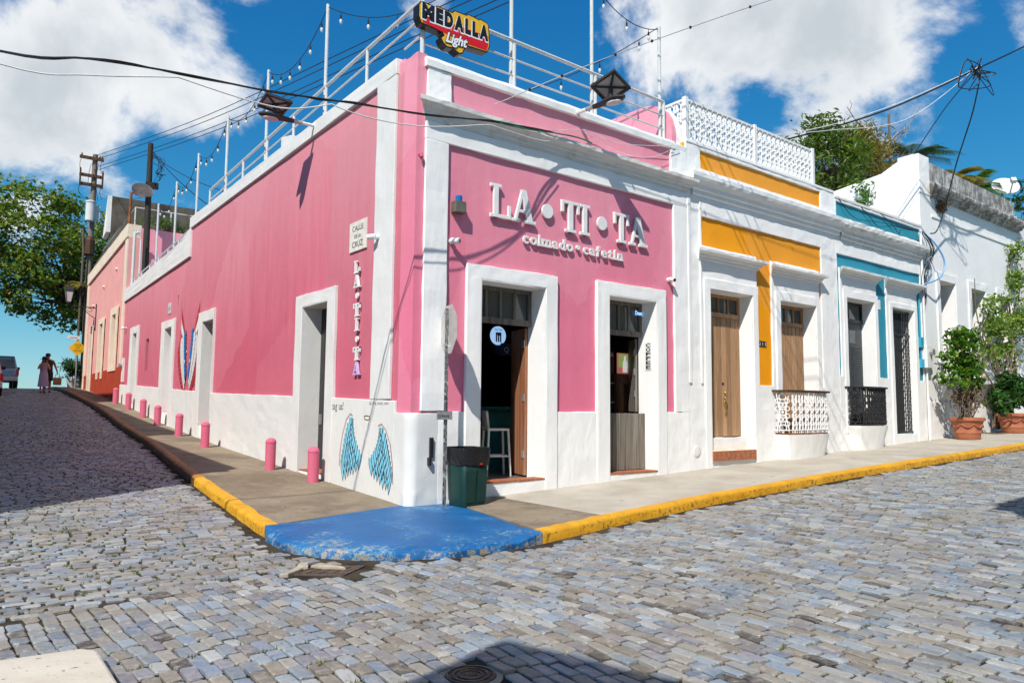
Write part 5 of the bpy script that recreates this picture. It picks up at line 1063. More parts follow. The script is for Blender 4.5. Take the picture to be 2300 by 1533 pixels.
for u, v in ((-.18, -.17), (.18, -.17), (-.18, .17), (.18, .17)): obj('leg', MB().tube([stl(u * 1.22, v * 1.2, 0), stl(u, v, .82)], .02, 8, .022), m_st, o, smooth=True)
mb = MB(); ring_ = [stl(-.2, -.18, .35), stl(.2, -.18, .35), stl(.2, .18, .35), stl(-.2, .18, .35), stl(-.2, -.18, .35)]; obj('footrest', mb.tube(ring_, .017, 6), m_st, o)
bk = MB(); 
for k in range(9):
    a = -.9 + k * .225; u = -.2 - .03 * math.cos(a); 
    pass
vs = []
for z in (.86, .95, 1.12, 1.16):
    for k in range(9): t = k / 8 * 2 - 1; vs.append(stl(-.22 + .05 * t * t - (z - .86) * .12, .2 * t, z))
for z in (.86, .95, 1.12, 1.16):
    for k in range(9): t = k / 8 * 2 - 1; vs.append(stl(-.245 + .05 * t * t - (z - .86) * .12, .2 * t, z))
fs = [(36 * s_ + i * 9 + k, 36 * s_ + i * 9 + k + 1, 36 * s_ + i * 9 + k + 10, 36 * s_ + i * 9 + k + 9) for s_ in (0, 1) for i in range(3) for k in range(8)] + [(27 + k, 28 + k, 64 + k, 63 + k) for k in range(8)] + [(k, k + 1, 37 + k, 36 + k) for k in range(8)]
obj('backrest', bk.add(vs, fs), m_st, o, smooth=True)
for s_ in (-1, 1): obj('upright', MB().tube([stl(-.19, .17 * s_, .8), stl(-.23, .19 * s_, 1.14)], .018, 6), m_st, o)
o = thing('neon_sign', 'round pale blue lit sign with a dark flag emblem inside the open doorway', 'sign', (2.78, 1.5, 2.9)); obj('disc', MB().tube([(2.77, 1.55, 2.86), (2.77, 1.52, 2.86)], .18, 28).xf(Matrix.Identity(4)), emis('pale blue lit acrylic', (.36, .6, .95), .75), o)
m_navy = plain('navy print', (.01, .02, .09), .5); mb = MB()
T_ = lambda u, v, d: (2.77 + u * .72, 1.519 - d, 2.86 + v * .72)
for u in (-.07, .0, .07): mb.prism([(u - .022, -.17), (u + .022, -.17), (u + .022, .08), (u - .022, .08)], T_, 0, .004)
mb.prism([(-.1, .085), (.1, .085), (0, -.04)], T_, .005, .008); text(mb, T_, 'PALO VIEJO', 0, .14, .001, .06, .001, 1, .26, align='C'); text(mb, T_, '----', 0, .105, .001, .05, .001, 1, .2, align='C'); obj('emblem', mb, m_navy, o)
for i, x in enumerate((2.02, 2.95)):
    o = thing('hanging_lamp', ['blue box lamp with a white Q hanging left of the round lit sign', 'blue box lamp with a white Q hanging right of the round lit sign'][i], 'lamp', (x, 1.6, 2.6), 'blue box lamps'); obj('shade', MB().box(x - .13, x + .13, 1.5, 1.7, 2.5, 2.72), plain('navy shade', (.015, .03, .1), .5), o); mb = MB(); text(mb, lambda u, v, d: (x + u, 1.498 - d, 2.55 + v), 'Q', 0, 0, 0, .14, .001, align='C'); obj('lettering', mb, m_signwhite, o); obj('cord', MB().tube([(x, 1.6, 2.72), (x, 1.6, 4.6)], .006, 4), m_wire, o)
o = thing('picture_frame', 'small pale picture frame deep inside the open doorway', 'frame', (2.6, 3.2, 1.7)); obj('frame', MB().wall(TR, 2.55, 2.95, 1.6, 1.95, [(2.6, 2.9, 1.65, 1.9)], -3.2, -3.17), m_whitemetal, o)
o = thing('wooden_cabinet', 'reddish wooden cabinet behind the half door', 'cabinet', (5.8, 1.1, .27)); obj('carcass', MB().box(5.52, 6.12, 1.02, 1.4, .271, 2.2), m_woodred, o); obj('door_panel', MB().box(5.56, 6.08, 1.0, 1.019, .4, 2.15), m_woodred, o); obj('panel', MB().box(5.68, 5.96, .985, .999, .9, 2.0), m_wooddark, o)
o = thing('drinks_poster', 'bright red and green bottle poster with added glow above the wooden cabinet', 'poster', (5.7, 1.0, 2.2)); obj('sheet', MB().box(5.46, 6.05, .98, .99, 2.21, 2.64), emis('red poster with added glow', (.62, .2, .16), .35), o); obj('green_field', MB().box(5.5, 6.04, .972, .979, 2.34, 2.62), emis('leaf green poster with added glow', (.4, .5, .16), .4), o); obj('bottle', MB().prism([(5.62, 2.24), (5.75, 2.24), (5.75, 2.44), (5.71, 2.5), (5.71, 2.58), (5.66, 2.58), (5.66, 2.5), (5.62, 2.44)], lambda u, v, d: (u, .97 - d, v), 0, .005), emis('white print with added glow', (.8, .8, .8), .5), o)  # plain poster; glow added to its colours so it shows in the dark bar
o = thing('drinks_fridge', 'dark glass drinks fridge with pale MAGNA lettering behind the half door', 'fridge', (5.3, 1.5, .27)); obj('body', MB().box(5.02, 5.5, 1.1, 1.7, .271, 2.75), m_signblack, o)
mb = MB(); text(mb, TR, 'MAGNA', 5.05, 2.56, -1.098, .14, .002, 1, .42); text(mb, TR, 'MAGNA', 5.05, .75, -1.098, .14, .002, 1, .42); obj('lettering', mb, m_greypaint, o)
for z in (1.2, 1.6, 2.0): obj('shelf', MB().box(5.04, 5.48, 1.08, 1.099, z, z + .02), m_greymetal, o)
o = thing('lit_sign', 'tiny blue lit lettering in the transom over the half door', 'sign', (5.6, .6, 3.3)); mb = MB(); text(mb, TR, 'Dewc', 5.3, 3.36, -.352 + .04, .13, .004, 1, .2); obj('lettering', mb, emis('blue neon', (.3, .55, 1.), 1.2), o)
# ------------------------------------------------------------------ overhead cables
def cable(label, pts, r, m, cat='cable', sag=0., name='cable', n=14, wob=0.):
    if len(pts) == 2:
        a, b = Vector(pts[0]), Vector(pts[1]); pts = [a.lerp(b, t) - Vector((0, 0, sag * 4 * t * (1 - t))) + Vector((0, 0, U(-wob, wob))) for t in [k / n for k in range(n + 1)]]
    return tag(obj(name, MB().tube(pts, r, 5), m, smooth=True), label, cat)
def spl(P, n=6):
    P = [Vector(p) for p in P]; out = []
    for i in range(len(P) - 1):
        p0, p1, p2, p3 = P[max(i - 1, 0)], P[i], P[i + 1], P[min(i + 2, len(P) - 1)]
        for k in range(n):
            t = k / n; out.append(.5 * ((2 * p1) + (p2 - p0) * t + (2 * p0 - 5 * p1 + 4 * p2 - p3) * t * t + (3 * p1 - p0 - 3 * p2 + p3) * t ** 3))
    return out + [P[-1]]
W1p = [(-30, -1.2, 8.2), (-12, -.9, 5.6), (-7.5, -.85, 5.08), (-5.36, -.85, 5.06), (-4.57, -.85, 5.22), (-3.66, -.82, 5.34), (-2.62, -.80, 5.42), (-2.02, -.80, 5.5), (-1.47, -.88, 5.54), (-.41, -.88, 5.67), (.88, -.74, 5.93), (2.04, -.42, 6.2), (2.6, -.28, 6.3)]
w1 = spl(W1p); cable('thick black cable crossing in front of the pink corner', w1, .013, m_wire)
cable('second thin black cable wrapped along the thick one', [p + Vector((0, .01 * math.sin(i * .9), .018 * math.sin(i * .55))) for i, p in enumerate(w1)], .008, m_wire)
cable('loose white cable hanging just under the thick black one', [p - Vector((0, 0, .05 + .14 * abs(math.sin(i * .21)))) for i, p in enumerate(w1[:-2])], .009, m_wirewhite)
cable('green cable clipped along the front cornice', spl([(1.1, -.7, 5.97), (1.9, -.42, 6.15), (2.5, -.3, 6.28), (3.2, -.26, 6.36), (3.6, -.2, 6.37)]), .014, m_wiregreen)
cable('thin white cable looping along the pink parapet', spl([(2.6, -.28, 6.34), (3.5, -.1, 6.62), (4.3, -.1, 6.58), (5.2, -.1, 6.72), (6.0, -.12, 6.9)]), .006, m_wirewhite)
cable('thin white cable sagging below the first along the parapet', spl([(3.4, -.1, 6.6), (4.4, -.09, 6.42), (5.3, -.1, 6.5), (6.2, -.12, 6.95)]), .005, m_wirewhite)
ww = [(1.28, -.3, 6.45), (3.4, -1.0, 7.7), (6.68, -2.0, 9.44), (11, -3.3, 11.6)]
o = thing('guy_wire', 'pale spliced wire rising from the cornice to the top edge', 'cable', ww[0]); sp = spl(ww, 8); obj('wire', MB().tube(sp, .008, 5), m_greymetal, o)
for k in (3, 5, 8, 10, 12, 15, 17, 19): obj('clip', MB().ball(tuple(sp[k]), .03, 6), m_rubber, o)
for i in range(4):
    a = Vector([(-.2, 35, 14.75), (.1, 35, 14.7), (.3, 35, 14.4), (.3, 35, 14.2)][i]); b = Vector([(4, 4.6, 11.62), (4, 4.2, 11.35), (4, 3.3, 10.9), (4, 2.9, 10.65)][i]); e = b + (b - a) * .5
    cable(['upper left of four power lines running behind the rooftop railing', 'second of four power lines running behind the rooftop railing', 'third of four power lines running behind the rooftop railing', 'lowest of four power lines running behind the rooftop railing'][i], spl([a, a.lerp(b, .5) - Vector((0, 0, .35)), b, e], 8), .014, m_wire)
J = Vector((17.25, -2.0, 11.28))
cable('black cable from the top right sky down behind the white balustrade', spl([(24, -3.2, 14.9), (20.87, -2.3, 13.1), tuple(J), (15, -.3, 9.95), (12.74, 1.5, 9.07), (10.5, 3.2, 8.4), (9, 4, 8.2)]), .026, m_wire)
cable('white cable beside the black one above the balustrade', spl([tuple(J + Vector((0, 0, .02))), (15.0, -.3, 10.02), (12.74, 1.2, 9.2), (8, 2.2, 8.0), (6.0, 1.5, 7.3)]), .012, m_wirewhite)
cable('second white cable sagging below the black one', spl([tuple(J - Vector((.3, 0, .1))), (15.6, -.6, 9.75), (13.5, .5, 9.25), (12.0, 1.3, 9.0)]), .01, m_wirewhite)
cable('black drop cable hanging down to the teal house corner', spl([tuple(J), (17.6, -1.6, 10.2), (17.9, -1.0, 8.9), (18.15, -.5, 7.6), (18.0, -.32, 6.95), (17.6, -.3, 6.8)]), .02, m_wire)
cable('black cable running from the junction down behind the tall house', spl([tuple(J - Vector((.4, 0, .25))), (18.3, -.6, 10.8), (20.6, 1.5, 10.2), (23, 4, 9.5)]), .016, m_wire)
mb = MB()
for k in range(6):
    pts = [J + Vector((U(-.9, .5), U(-.3, .3), U(-.8, .1))) for q in range(4)]; mb.tube(spl([J + Vector((U(-.3, .1), 0, 0))] + pts + [J - Vector((.4, 0, .3))], 6), .013, 4)
tag(obj('cable_tangle', mb, m_wire), 'tangle of looping black cables at the overhead junction on the right', 'cable')
mb = MB(); 
for k in range(7): mb.tube(spl([(17.5, -.1, 7.0 - U(0, .3)), (17.5 + U(-.1, .3), -.2 - U(0, .15), 6.3), (17.4 + U(-.1, .3), -.12, 5.6 + U(-.2, .2)), (17.5 + U(-.1, .3), -.12, 4.9 - U(0, .3))], 6), .009, 4)
tag(obj('cable_tangle', mb, m_wire), 'bundle of thin black cables down the teal house corner', 'cable')
cable('pale blue hose curling down the teal house corner', spl([(17.5, -.1, 6.9), (17.95, -.3, 6.5), (18.25, -.4, 6.0), (18.0, -.35, 5.5), (17.45, -.12, 5.25), (17.25, -.1, 5.0)]), .025, m_wireblue)
mb = MB()
for k in range(3): mb.tube(spl([(12.7 + k * 1.1, -.05, 7.08), (13.1 + k * 1.3, -.06, 6.8), (13.6 + k * 1.2, -.1, 6.62 - k * .02), (15 + k * .6, -.1, 6.75), (17.4, -.12, 6.85)], 6), .009, 4)
tag(obj('cable_tangle', mb, m_wire), 'black cables drooping over the upper teal panel', 'cable')
# ------------------------------------------------------------------ poles up the side street
up = thing('utility_pole', 'weathered wooden utility pole with crossarms and grey transformer', 'utility pole', (.12, 35, 2.3))
obj('shaft', MB().tube([(.15, 35, 1.8), (.1, 35, 15)], .17, 12, .13), m_polewood, up, smooth=True)
for z, a, b in ((14.72, -.65, .5), (13.75, -.62, .5), (13.25, -.6, .52)): obj('crossarm', MB().box(a, b, 34.78, 34.9, z - .08, z + .08), m_wooddark, up)
obj('crossarm_tie', MB().box(-.62, -.54, 34.72, 34.78, 13.1, 14.0).box(.44, .52, 34.72, 34.78, 13.1, 14.0), m_wooddark, up)
for x, z in ((-.55, 14.8), (.3, 14.8), (.42, 14.8), (-.58, 14.0), (.48, 14.0)): obj('insulator', MB().lathe([(.02, 0), (.05, .03), (.035, .06), (.05, .09), (.02, .14)], (x, 34.84, z), 8), m_rust, up)
mb = MB()
for a in ((-.55, 14.7, -.6, 13.9), (.42, 14.7, .4, 13.9), (-.1, 14.4, -.2, 13.3), (.25, 14.5, .3, 12.4), (-.55, 13.2, -.35, 12.4), (.45, 13.2, .5, 12.5)): mb.tube(spl([(a[0], 34.75, a[1]), (a[0] - .1, 34.6, (a[1] + a[3]) / 2), (a[2], 34.75, a[3])], 5), .015, 4)
obj('jumper', mb, m_wire, up)
obj('transformer', MB().lathe([(.2, 0), (.24, .03), (.24, 1.0), (.27, 1.02), (.27, 1.08), (.1, 1.16), (.02, 1.17)], (-.02, 34.62, 11.2), 14), m_greypaint, up, smooth=True); obj('transformer_fin', MB().box(.2, .42, 34.6, 34.75, 11.3, 12.1), m_greypaint, up)
obj('cable_rack', MB().lathe([(.18, 0), (.27, .05), (.27, .8), (.2, .95), (.12, 1.0)], (.05, 34.85, 9.4), 10), m_wooddark, up); obj('conduit', MB().tube([(-.22, 34.75, 2), (-.22, 34.75, 9.6), (-.3, 34.72, 10.8)], .06, 8), m_polewood, up, smooth=True)
p2 = thing('lamp_pole', 'dark wooden pole with a round dish street lamp behind the stepped roof', 'lamp pole', (.55, 22.7, 5.5))
obj('shaft', MB().tube([(.55, 22.7, 5.4), (.5, 22.7, 12.2)], .14, 12, .1), m_poledark, p2, smooth=True); obj('bracket', MB().box(.38, .85, 22.55, 22.7, 10.3, 10.55), m_poledark, p2); obj('lamp_dish', MB().lathe([(.02, .16), (.14, .14), (.36, .04), (.4, 0), (.38, -.01), (.1, .05)], (0, 0, 0), 20).xf(Matrix.Translation((.23, 22.4, 10.1)) @ Matrix.Rotation(.25, 4, 'Y') @ Matrix.Rotation(-.5, 4, 'X')), m_greymetal, p2, smooth=True)
mb = MB()
for k in range(7): mb.tube(spl([(.5, 22.6, 12.0 - k * .1), (.75 + U(0, .3), 22.5, 11.6 - U(0, .5)), (.6 + U(0, .3), 22.5, 11.0 - U(0, .6)), (.9 + U(0, .2), 22.4, 10.9)], 5), .012, 4)
obj('loose_wire', mb, m_wire, p2)
cable('black service cable sloping down from the dark lamp pole to the pink roof', [(.5, 22.6, 11.9), (1.2, 12.5, 6.9)], .016, m_wire, sag=.3); cable('second service cable from the dark lamp pole toward the roof', [(.55, 22.6, 11.7), (2.5, 13, 8.0)], .013, m_wire, sag=.4)
cable('thin cable between the utility pole and the dark lamp pole', [(.4, 35, 12.9), (.7, 22.8, 10.1)], .012, m_wire, sag=.25)
o = thing('roof_pipe', 'rusty standpipe with bent top at the salmon house corner', 'pipe', (.15, 24, 8.8)); obj('pipe', MB().tube(spl([(.1, 24.1, 8.7), (.12, 24.1, 10.2), (.14, 24.1, 10.35), (.25, 24.1, 10.4), (.33, 24.1, 10.3)], 4), .05, 8), m_rust, o)
o = thing('roof_pipe', 'grey bent vent pipe in front of the pink end wall', 'pipe', (.2, 22.9, 6)); obj('pipe', MB().tube(spl([(.13, 22.9, 5.5), (.13, 22.9, 8.2), (.17, 22.9, 8.4), (.28, 22.9, 8.45), (.36, 22.9, 8.36)], 4), .06, 8), m_greypaint, o)
r3 = thing('roof_railing', 'thin grey railing on the salmon house roof in front of the stained wall', 'railing', (1, 24, 8.8))
pipe((.3, 24, 9.75), (4.5, 24, 9.75), .025, r3); pipe((.3, 24, 9.75), (.3, 32, 9.2), .025, r3)
for x in (.3, 1.7, 3.1, 4.5): pipe((x, 24, 8.7), (x, 24, 9.75), .03, r3, name='post')
ln = thing('wall_lantern', 'black street lantern on a scrolled bracket at the salmon house', 'lantern', (0, 30.6, 5.9))
obj('bracket', MB().fb(TL, 30.57, 30.63, 5.0, 6.3, .012, .05).tube([TL(30.6, 6.1, .05), TL(30.6, 6.12, 1.15)], .025, 6).tube(spl([TL(30.6, 5.6, .05), TL(30.6, 5.75, .3), TL(30.6, 6.05, .6)], 5), .018, 5), m_black, ln); mb = MB(); mb.ring(lambda u, v, d: TL(30.6, v, u), .3, 5.98, 0, .1, .09, .014, 10, 4); mb.ring(lambda u, v, d: TL(30.6, v, u), 1.0, 6.0, 0, .09, .08, .014, 10, 4); obj('scroll', mb, m_black, ln)
c_ = TL(30.6, 6.2, 1.2); obj('glass', MB().lathe([(.12, .1), (.22, .62)], c_, 4), m_lampglass, ln); obj('cage', MB().lathe([(.05, 0), (.12, .04), (.135, .1), (.12, .11)], c_, 4).lathe([(.24, .6), (.26, .64), (.15, .82), (.05, .92), (.05, .98), (.02, 1.0)], c_, 4), m_black, ln)
for k in range(4): a = PI / 4 + k * PI / 2; obj('cage_bar', MB().tube([(c_[0] + .125 * math.cos(a), c_[1] + .125 * math.sin(a), c_[2] + .1), (c_[0] + .235 * math.cos(a), c_[1] + .235 * math.sin(a), c_[2] + .62)], .014, 4), m_black, ln)
ds = thing('warning_sign', 'yellow diamond CALLE SIN SALIDA sign on a thin post', 'sign', (-.27, 34.3, 2.3)); obj('post', MB().tube([(-.27, 34.34, 2.1), (-.27, 34.34, 5.0)], .03, 6), m_greymetal, ds); TD = lambda u, v, d: (-.27 + u, 34.3 - d, 4.35 + v)
obj('plate', MB().prism([(-.42, 0), (0, -.42), (.42, 0), (0, .42)], TD, 0, .01), plain('yellow traffic sign', (.8, .43, .01), .4, 0, .03), ds); mb = MB()
for tx, v, w in (('CALLE', .12, .3), ('SIN', -.03, .18), ('SALIDA', -.18, .36)): text(mb, TD, tx, 0, v, .0115, .13, .001, 1, w, align='C')
obj('lettering', mb, m_ink, ds)
ns = thing('street_name_sign', 'small white street name blade above the yellow diamond sign', 'sign', (-.45, 34.3, 4.9)); obj('plate', MB().box(-.75, -.19, 34.29, 34.31, 4.8, 4.98), m_whitemetal, ns); mb = MB(); text(mb, lambda u, v, d: (-.71 + u, 34.288 - d, 4.85 + v), 'C NORZAGARAY', 0, 0, 0, .1, .001, 1, .44); obj('lettering', mb, m_navy, ns)
o = thing('parking_sign', 'small white sign plate low on the pole', 'sign', (.1, 34.6, 3.4)); obj('plate', MB().box(.02, .3, 34.55, 34.57, 3.2, 3.7), m_whitemetal, o); obj('mark', MB().lathe([(.07, 0), (.07, .01)], (0, 0, 0), 12).xf(Matrix(((1, 0, 0, .16), (0, 0, -1, 34.549), (0, 1, 0, 3.45), (0, 0, 0, 1)))), m_navy, o)
o = thing('breeze_wall', 'low white pierced block wall at the top of the street', 'wall', (0, 36, 2.3)); 
for k in range(4):
    for j_ in range(5): obj('block', MB().wall(TR, -.25 + k * .3, .03 + k * .3, 2.2 + j_ * .28, 2.46 + j_ * .28, [(-.18 + k * .3, -.04 + k * .3, 2.27 + j_ * .28, 2.39 + j_ * .28)], -36.2, -36), m_whitedirty, o)
# ------------------------------------------------------------------ foliage
lf_tree = leafmat('sea almond leaves', '4E7018', '98A844', 'B46A34', .42); lf_bright = leafmat('glossy bright leaves', '2E5A12', '6FA020', 'B8B030', .35); lf_dark = leafmat('dark glossy leaves', '17380F', '3C6A1C', None, .3); lf_yel = leafmat('yellowing leaves', '6A6A1E', '9C8A34', None, .35); lf_dry = plain('dry twigs', (.16, .12, .085), .9); lf_brown = leafmat('dead brown leaves', '4A3520', '7A6242', None, .2); lf_mango = leafmat('mango leaves', '3F5E16', '7C9A2C', '8A6A30', .4); lf_vine = leafmat('light vine leaves', '4E7A22', '9CB04A', None, .4)
def leafq(mb, p, n_, L, w):
    n_ = Vector(n_).normalized(); a = Vector((U(-1, 1), U(-1, 1), U(-1, 1))); a = (a - n_ * a.dot(n_)).normalized(); b = n_.cross(a); o = len(mb.v); p = Vector(p)
    mb.v += [tuple(p - a * L * .5), tuple(p + b * w * .5 + n_ * w * .15), tuple(p + a * L * .5 - n_ * L * .12), tuple(p - b * w * .5 + n_ * w * .15)]; mb.f += [(o, o + 1, o + 2), (o, o + 2, o + 3)]
def crown(mb, centers, nleaf, spread, L, w, upb=.6):
    for c in centers:
        for k in range(nleaf):
            p = Vector(c) + Vector((random.gauss(0, spread), random.gauss(0, spread), random.gauss(0, spread * .62))); leafq(mb, p, (U(-1, 1), U(-1, 1), upb + U(-.5, .9)), L * U(.7, 1.3), w * U(.7, 1.3))
def limb(mb, a, b, r0, r1, wob=.3, n=6):
    a, b = Vector(a), Vector(b); m1 = a.lerp(b, .35) + Vector((U(-wob, wob), U(-wob, wob), U(0, wob))); m2 = a.lerp(b, .7) + Vector((U(-wob, wob), U(-wob, wob), U(0, wob))); P = spl([a, m1, m2, b], 4); mb.tube(P, [r0 + (r1 - r0) * i / (len(P) - 1) for i in range(len(P))], n)
def tree(name, label, base_, fork, cen, rad, ncl, nleaf, spread, L, w, mat_, r0, cat='tree', keep=None, inner=.35):
    o = thing(name, label, cat, base_); cl = []
    while len(cl) < ncl:
        d = Vector((random.gauss(0, 1), random.gauss(0, 1), random.gauss(0, 1))).normalized() * (inner + (1 - inner) * R() ** .5); p = Vector((cen[0] + d.x * rad[0], cen[1] + d.y * rad[1], cen[2] + d.z * rad[2]))
        if keep is None or keep(p): cl.append(p)
    mb = MB(); limb(mb, base_, fork, r0, r0 * .7, .25, 9); 
    for k, c in enumerate(cl):
        if k % 3 == 0:
            md = Vector(fork).lerp(c, .5) + Vector((U(-.3, .3), U(-.3, .3), U(-.1, .4))); limb(mb, fork, md, r0 * .32, r0 * .16, .2, 5); limb(mb, md, c, r0 * .15, r0 * .04, .25, 4)
            c2 = cl[(k + 1) % len(cl)]; limb(mb, md, c2, r0 * .1, r0 * .03, .2, 4)
    obj('trunk', mb, m_bark, o, smooth=True); mb = MB(); crown(mb, cl, nleaf, spread, L, w); obj('crown', mb, mat_, o, weld=False); return o
tree('almond_tree', 'big spreading almond tree with reddish leaf clumps at the top of the street', (2.6, 43, 2.0), (.6, 42.5, 7.5), (-1.9, 42, 10.2), (4.7, 3.4, 4.7), 180, 58, .4, .30, .2, lf_tree, .34, keep=lambda p: p.z > 5.0 + U(-.7, .9) + max(0, (-p.x - .2)) * .62 and p.z < 15.2 and not (p.x > .8 and p.z < 6.5))
tree('shrub', 'small round dark green shrub in a white pot at the street top', (-.35, 35.2, 2.5), (-.35, 35.2, 2.9), (-.35, 35.2, 3.35), (.55, .5, .55), 26, 40, .14, .13, .08, lf_dark, .04, 'shrub')
o = thing('plant_pot', 'white bucket pot under the round shrub', 'pot', (-.35, 35.2, 2.3)); obj('pot', MB().lathe([(.16, 0), (.22, .42), (.24, .44), (.24, .48), (.2, .48), (.19, .4)], (-.35, 35.2, 2.25), 14), m_whitemetal, o, smooth=True)
def frond(mb, st, p, d, L, droop, nl, lw, ll):
    d = Vector(d).normalized(); pts = [Vector(p) + d * (L * t) - Vector((0, 0, droop * t * t)) for t in [k / 8 for k in range(9)]]; st.tube(pts, .014, 4, .004); sd_ = d.cross(Vector((0, 0, 1))); sd_ = sd_.normalized() if sd_.length > .01 else Vector((1, 0, 0))
    for k in range(nl):
        t = .15 + .85 * k / nl; q = Vector(p) + d * (L * t) - Vector((0, 0, droop * t * t)); tg_ = (d - Vector((0, 0, 2 * droop * t / L))).normalized(); l = ll * (1 - .6 * abs(t - .45))
        for s_ in (-1, 1):
            e = q + (sd_ * s_ * .8 + tg_ * .7).normalized() * l - Vector((0, 0, l * .25)); o = len(mb.v); mb.v += [tuple(q), tuple(q + tg_ * lw), tuple(e)]; mb.f += [(o, o + 1, o + 2)]
def palm(label, base_, top_, n_, L, mat_, r=.1, droop=.5, cat='palm', ll=.5):
    o = thing('palm', label, cat, base_); mb = MB(); mb.tube([base_, top_], r, 8, r * .8); obj('trunk', mb, m_bark, o); lv = MB(); st_ = MB()
    for k in range(n_): a = k * 2.4 + U(-.2, .2); e = U(.0, .9); frond(lv, st_, top_, (math.cos(a), math.sin(a), e), L * U(.8, 1.1), L * droop * U(.7, 1.2), 26, .05, ll)
    obj('rib', st_, lf_dry, o); obj('fronds', lv, mat_, o, weld=False)
palm('little palm with yellow fronds growing on the utility pole', (-.1, 34.7, 7.2), (-.1, 34.65, 7.7), 11, 1.0, lf_yel, .08, .55, ll=.35)
tree('roof_shrub', 'flowering weeds along the pink end wall of the salmon house', (1.6, 23.9, 8.7), (1.6, 23.9, 8.9), (1.9, 23.9, 9.15), (1.5, .2, .3), 40, 26, .13, .1, .05, lf_bright, .03, 'shrub')
tree('mango_tree', 'leafy green roof garden tree left of the tall house wall', (21.6, 5.2, 7), (21.3, 5, 9.8), (21.2, 5, 11.3), (1.9, 1.3, 1.8), 75, 46, .25, .32, .09, lf_mango, .16, keep=lambda p: p.x < 23.2)
tree('bamboo_clump', 'yellow green bamboo-like clump behind the sloping white wall', (24.6, 5, 7), (24.5, 5, 10), (24.6, 5, 11.4), (2.2, 1.1, 1.9), 80, 44, .3, .36, .05, lf_yel, .1)
o = thing('bare_tree', 'leafless grey branches spreading above the roof garden', 'tree', (25, 5, 8)); mb = MB(); limb(mb, (26, 5.4, 7.5), (25.7, 5.0, 12.2), .12, .08, .2, 7)
for k in range(34):
    a = Vector((25.7, 5.0, 11.0 + U(0, 1.4))); b = a + Vector((U(-2.6, 3.2), U(-1, 1), U(.2, 2.3))); limb(mb, a, b, .05, .012, .35, 4)
    for q in range(3): c = a.lerp(b, U(.5, .95)); limb(mb, c, c + Vector((U(-.7, .7), U(-.4, .4), U(0, .8))), .018, .006, .12, 3)
obj('branches', mb, plain('bleached bark', (.25, .2, .17), .9), o); obj('stake', MB().tube([(26.9, 5, 9), (26.9, 5, 14.6)], .05, 6), m_polewood, o)
palm('fan palm with stiff dark green fronds behind the bare branches', (29.0, 5, 7), (28.9, 5, 13.1), 22, 2.0, lf_dark, .14, .3, ll=.75)
for i, (x, y, z) in enumerate(((26.6, 2.4, 11.0), (28.4, 2.4, 10.9))): palm(['spiky yellow green roof plant behind the stained parapet, nearer the cable', 'spiky green roof plant behind the stained parapet, nearer the satellite dish'][i], (x, y, 8.3), (x, y, z), 26, 1.35, [lf_yel, lf_bright][i], .06, .35, 'plant', .5)
o = thing('parapet_fern', 'dark fern tuft growing under the stained cornice', 'plant', (19.1, -.1, 8)); mb = MB(); crown(mb, [(18.95 + U(-.12, .12), -.12, 7.95 + U(-.2, .15)) for k in range(14)], 26, .08, .12, .03, 0); obj('leaves', mb, lf_brown, o, weld=False)
o = thing('wall_vine', 'hanging green vine over the sloping white side wall', 'plant', (17.6, .9, 8.5)); mb = MB(); crown(mb, [(17.5, 1.6 + U(-.25, .25), 8.85 - k * .1) for k in range(10)], 22, .12, .16, .06); obj('leaves', mb, lf_bright, o, weld=False)
dsh = thing('satellite_dish', 'pale grey satellite dish above the stained parapet', 'satellite dish', (28.6, 1.3, 8.35)); Mx = Matrix.Translation((28.6, 1.2, 10.75)) @ Matrix.Rotation(-.9, 4, 'Z') @ Matrix.Rotation(.95, 4, 'X') 
obj('dish', MB().lathe([(.01, -.1), (.22, -.08), (.42, -.03), (.52, .04), (.51, .05), (.4, -.01), (.01, -.08)], (0, 0, 0), 24).xf(Mx), m_greypaint, dsh, smooth=True); obj('mast', MB().tube([(28.7, 1.35, 8.3), (28.7, 1.35, 10.7)], .045, 8), m_greymetal, dsh); obj('feed_arm', MB().tube([tuple(Mx @ Vector((0, -.6, 0))), tuple(Mx @ Vector((0, -.45, .62)))], .025, 6), m_greymetal, dsh); obj('feed_horn', MB().box(-.09, .09, -.55, -.35, .58, .74).xf(Mx), m_greypaint, dsh)
tree('plumeria_tree', 'sparse branching shrub beside the satellite dish', (31.0, 1.2, 8.35), (30.9, 1.2, 9.6), (30.9, 1.2, 10.7), (1.6, .5, .8), 26, 10, .16, .3, .1, lf_dark, .07, 'shrub')
# potted plants against the tall house
def pot(label, x, y, r, h):
    o = thing('terracotta_pot', label, 'pot', (x, y, S(x, y)), 'terracotta pots'); z = S(x, y)
    obj('pot', MB().lathe([(r * .66, 0), (r * .68, .02), (r * .74, h * .28), (r * .77, h * .29), (r * .75, h * .32), (r * .88, h * .8), (r * .92, h * .84), (r * 1.0, h * .86), (r * 1.0, h * .97), (r * .95, h), (r * .85, h), (r * .83, h * .85), (.01, h * .85)], (x, y, z + .003), 28), m_terra, o, smooth=True); mb = MB()
    for k in range(8):
        a0 = k * PI / 4; mb.tube([(x + (r * .845 + .01) * math.cos(a0 + t * PI / 4), y + (r * .845 + .01) * math.sin(a0 + t * PI / 4), z + h * (.7 - .14 * math.sin(t * PI))) for t in [q / 8 for q in range(9)]], .018, 5)
    obj('garland', mb, m_terra, o, smooth=True); obj('soil', MB().lathe([(.01, 0), (r * .83, .0), (r * .83, .01), (.01, .02)], (x, y, z + h * .87), 16), m_bark, o)
pot('wide terracotta pot holding the tall bushy plant', 18.35, -.78, .47, .64); pot('wide terracotta pot at the right edge holding the dark glossy plant', 22.0, -.8, .5, .64)
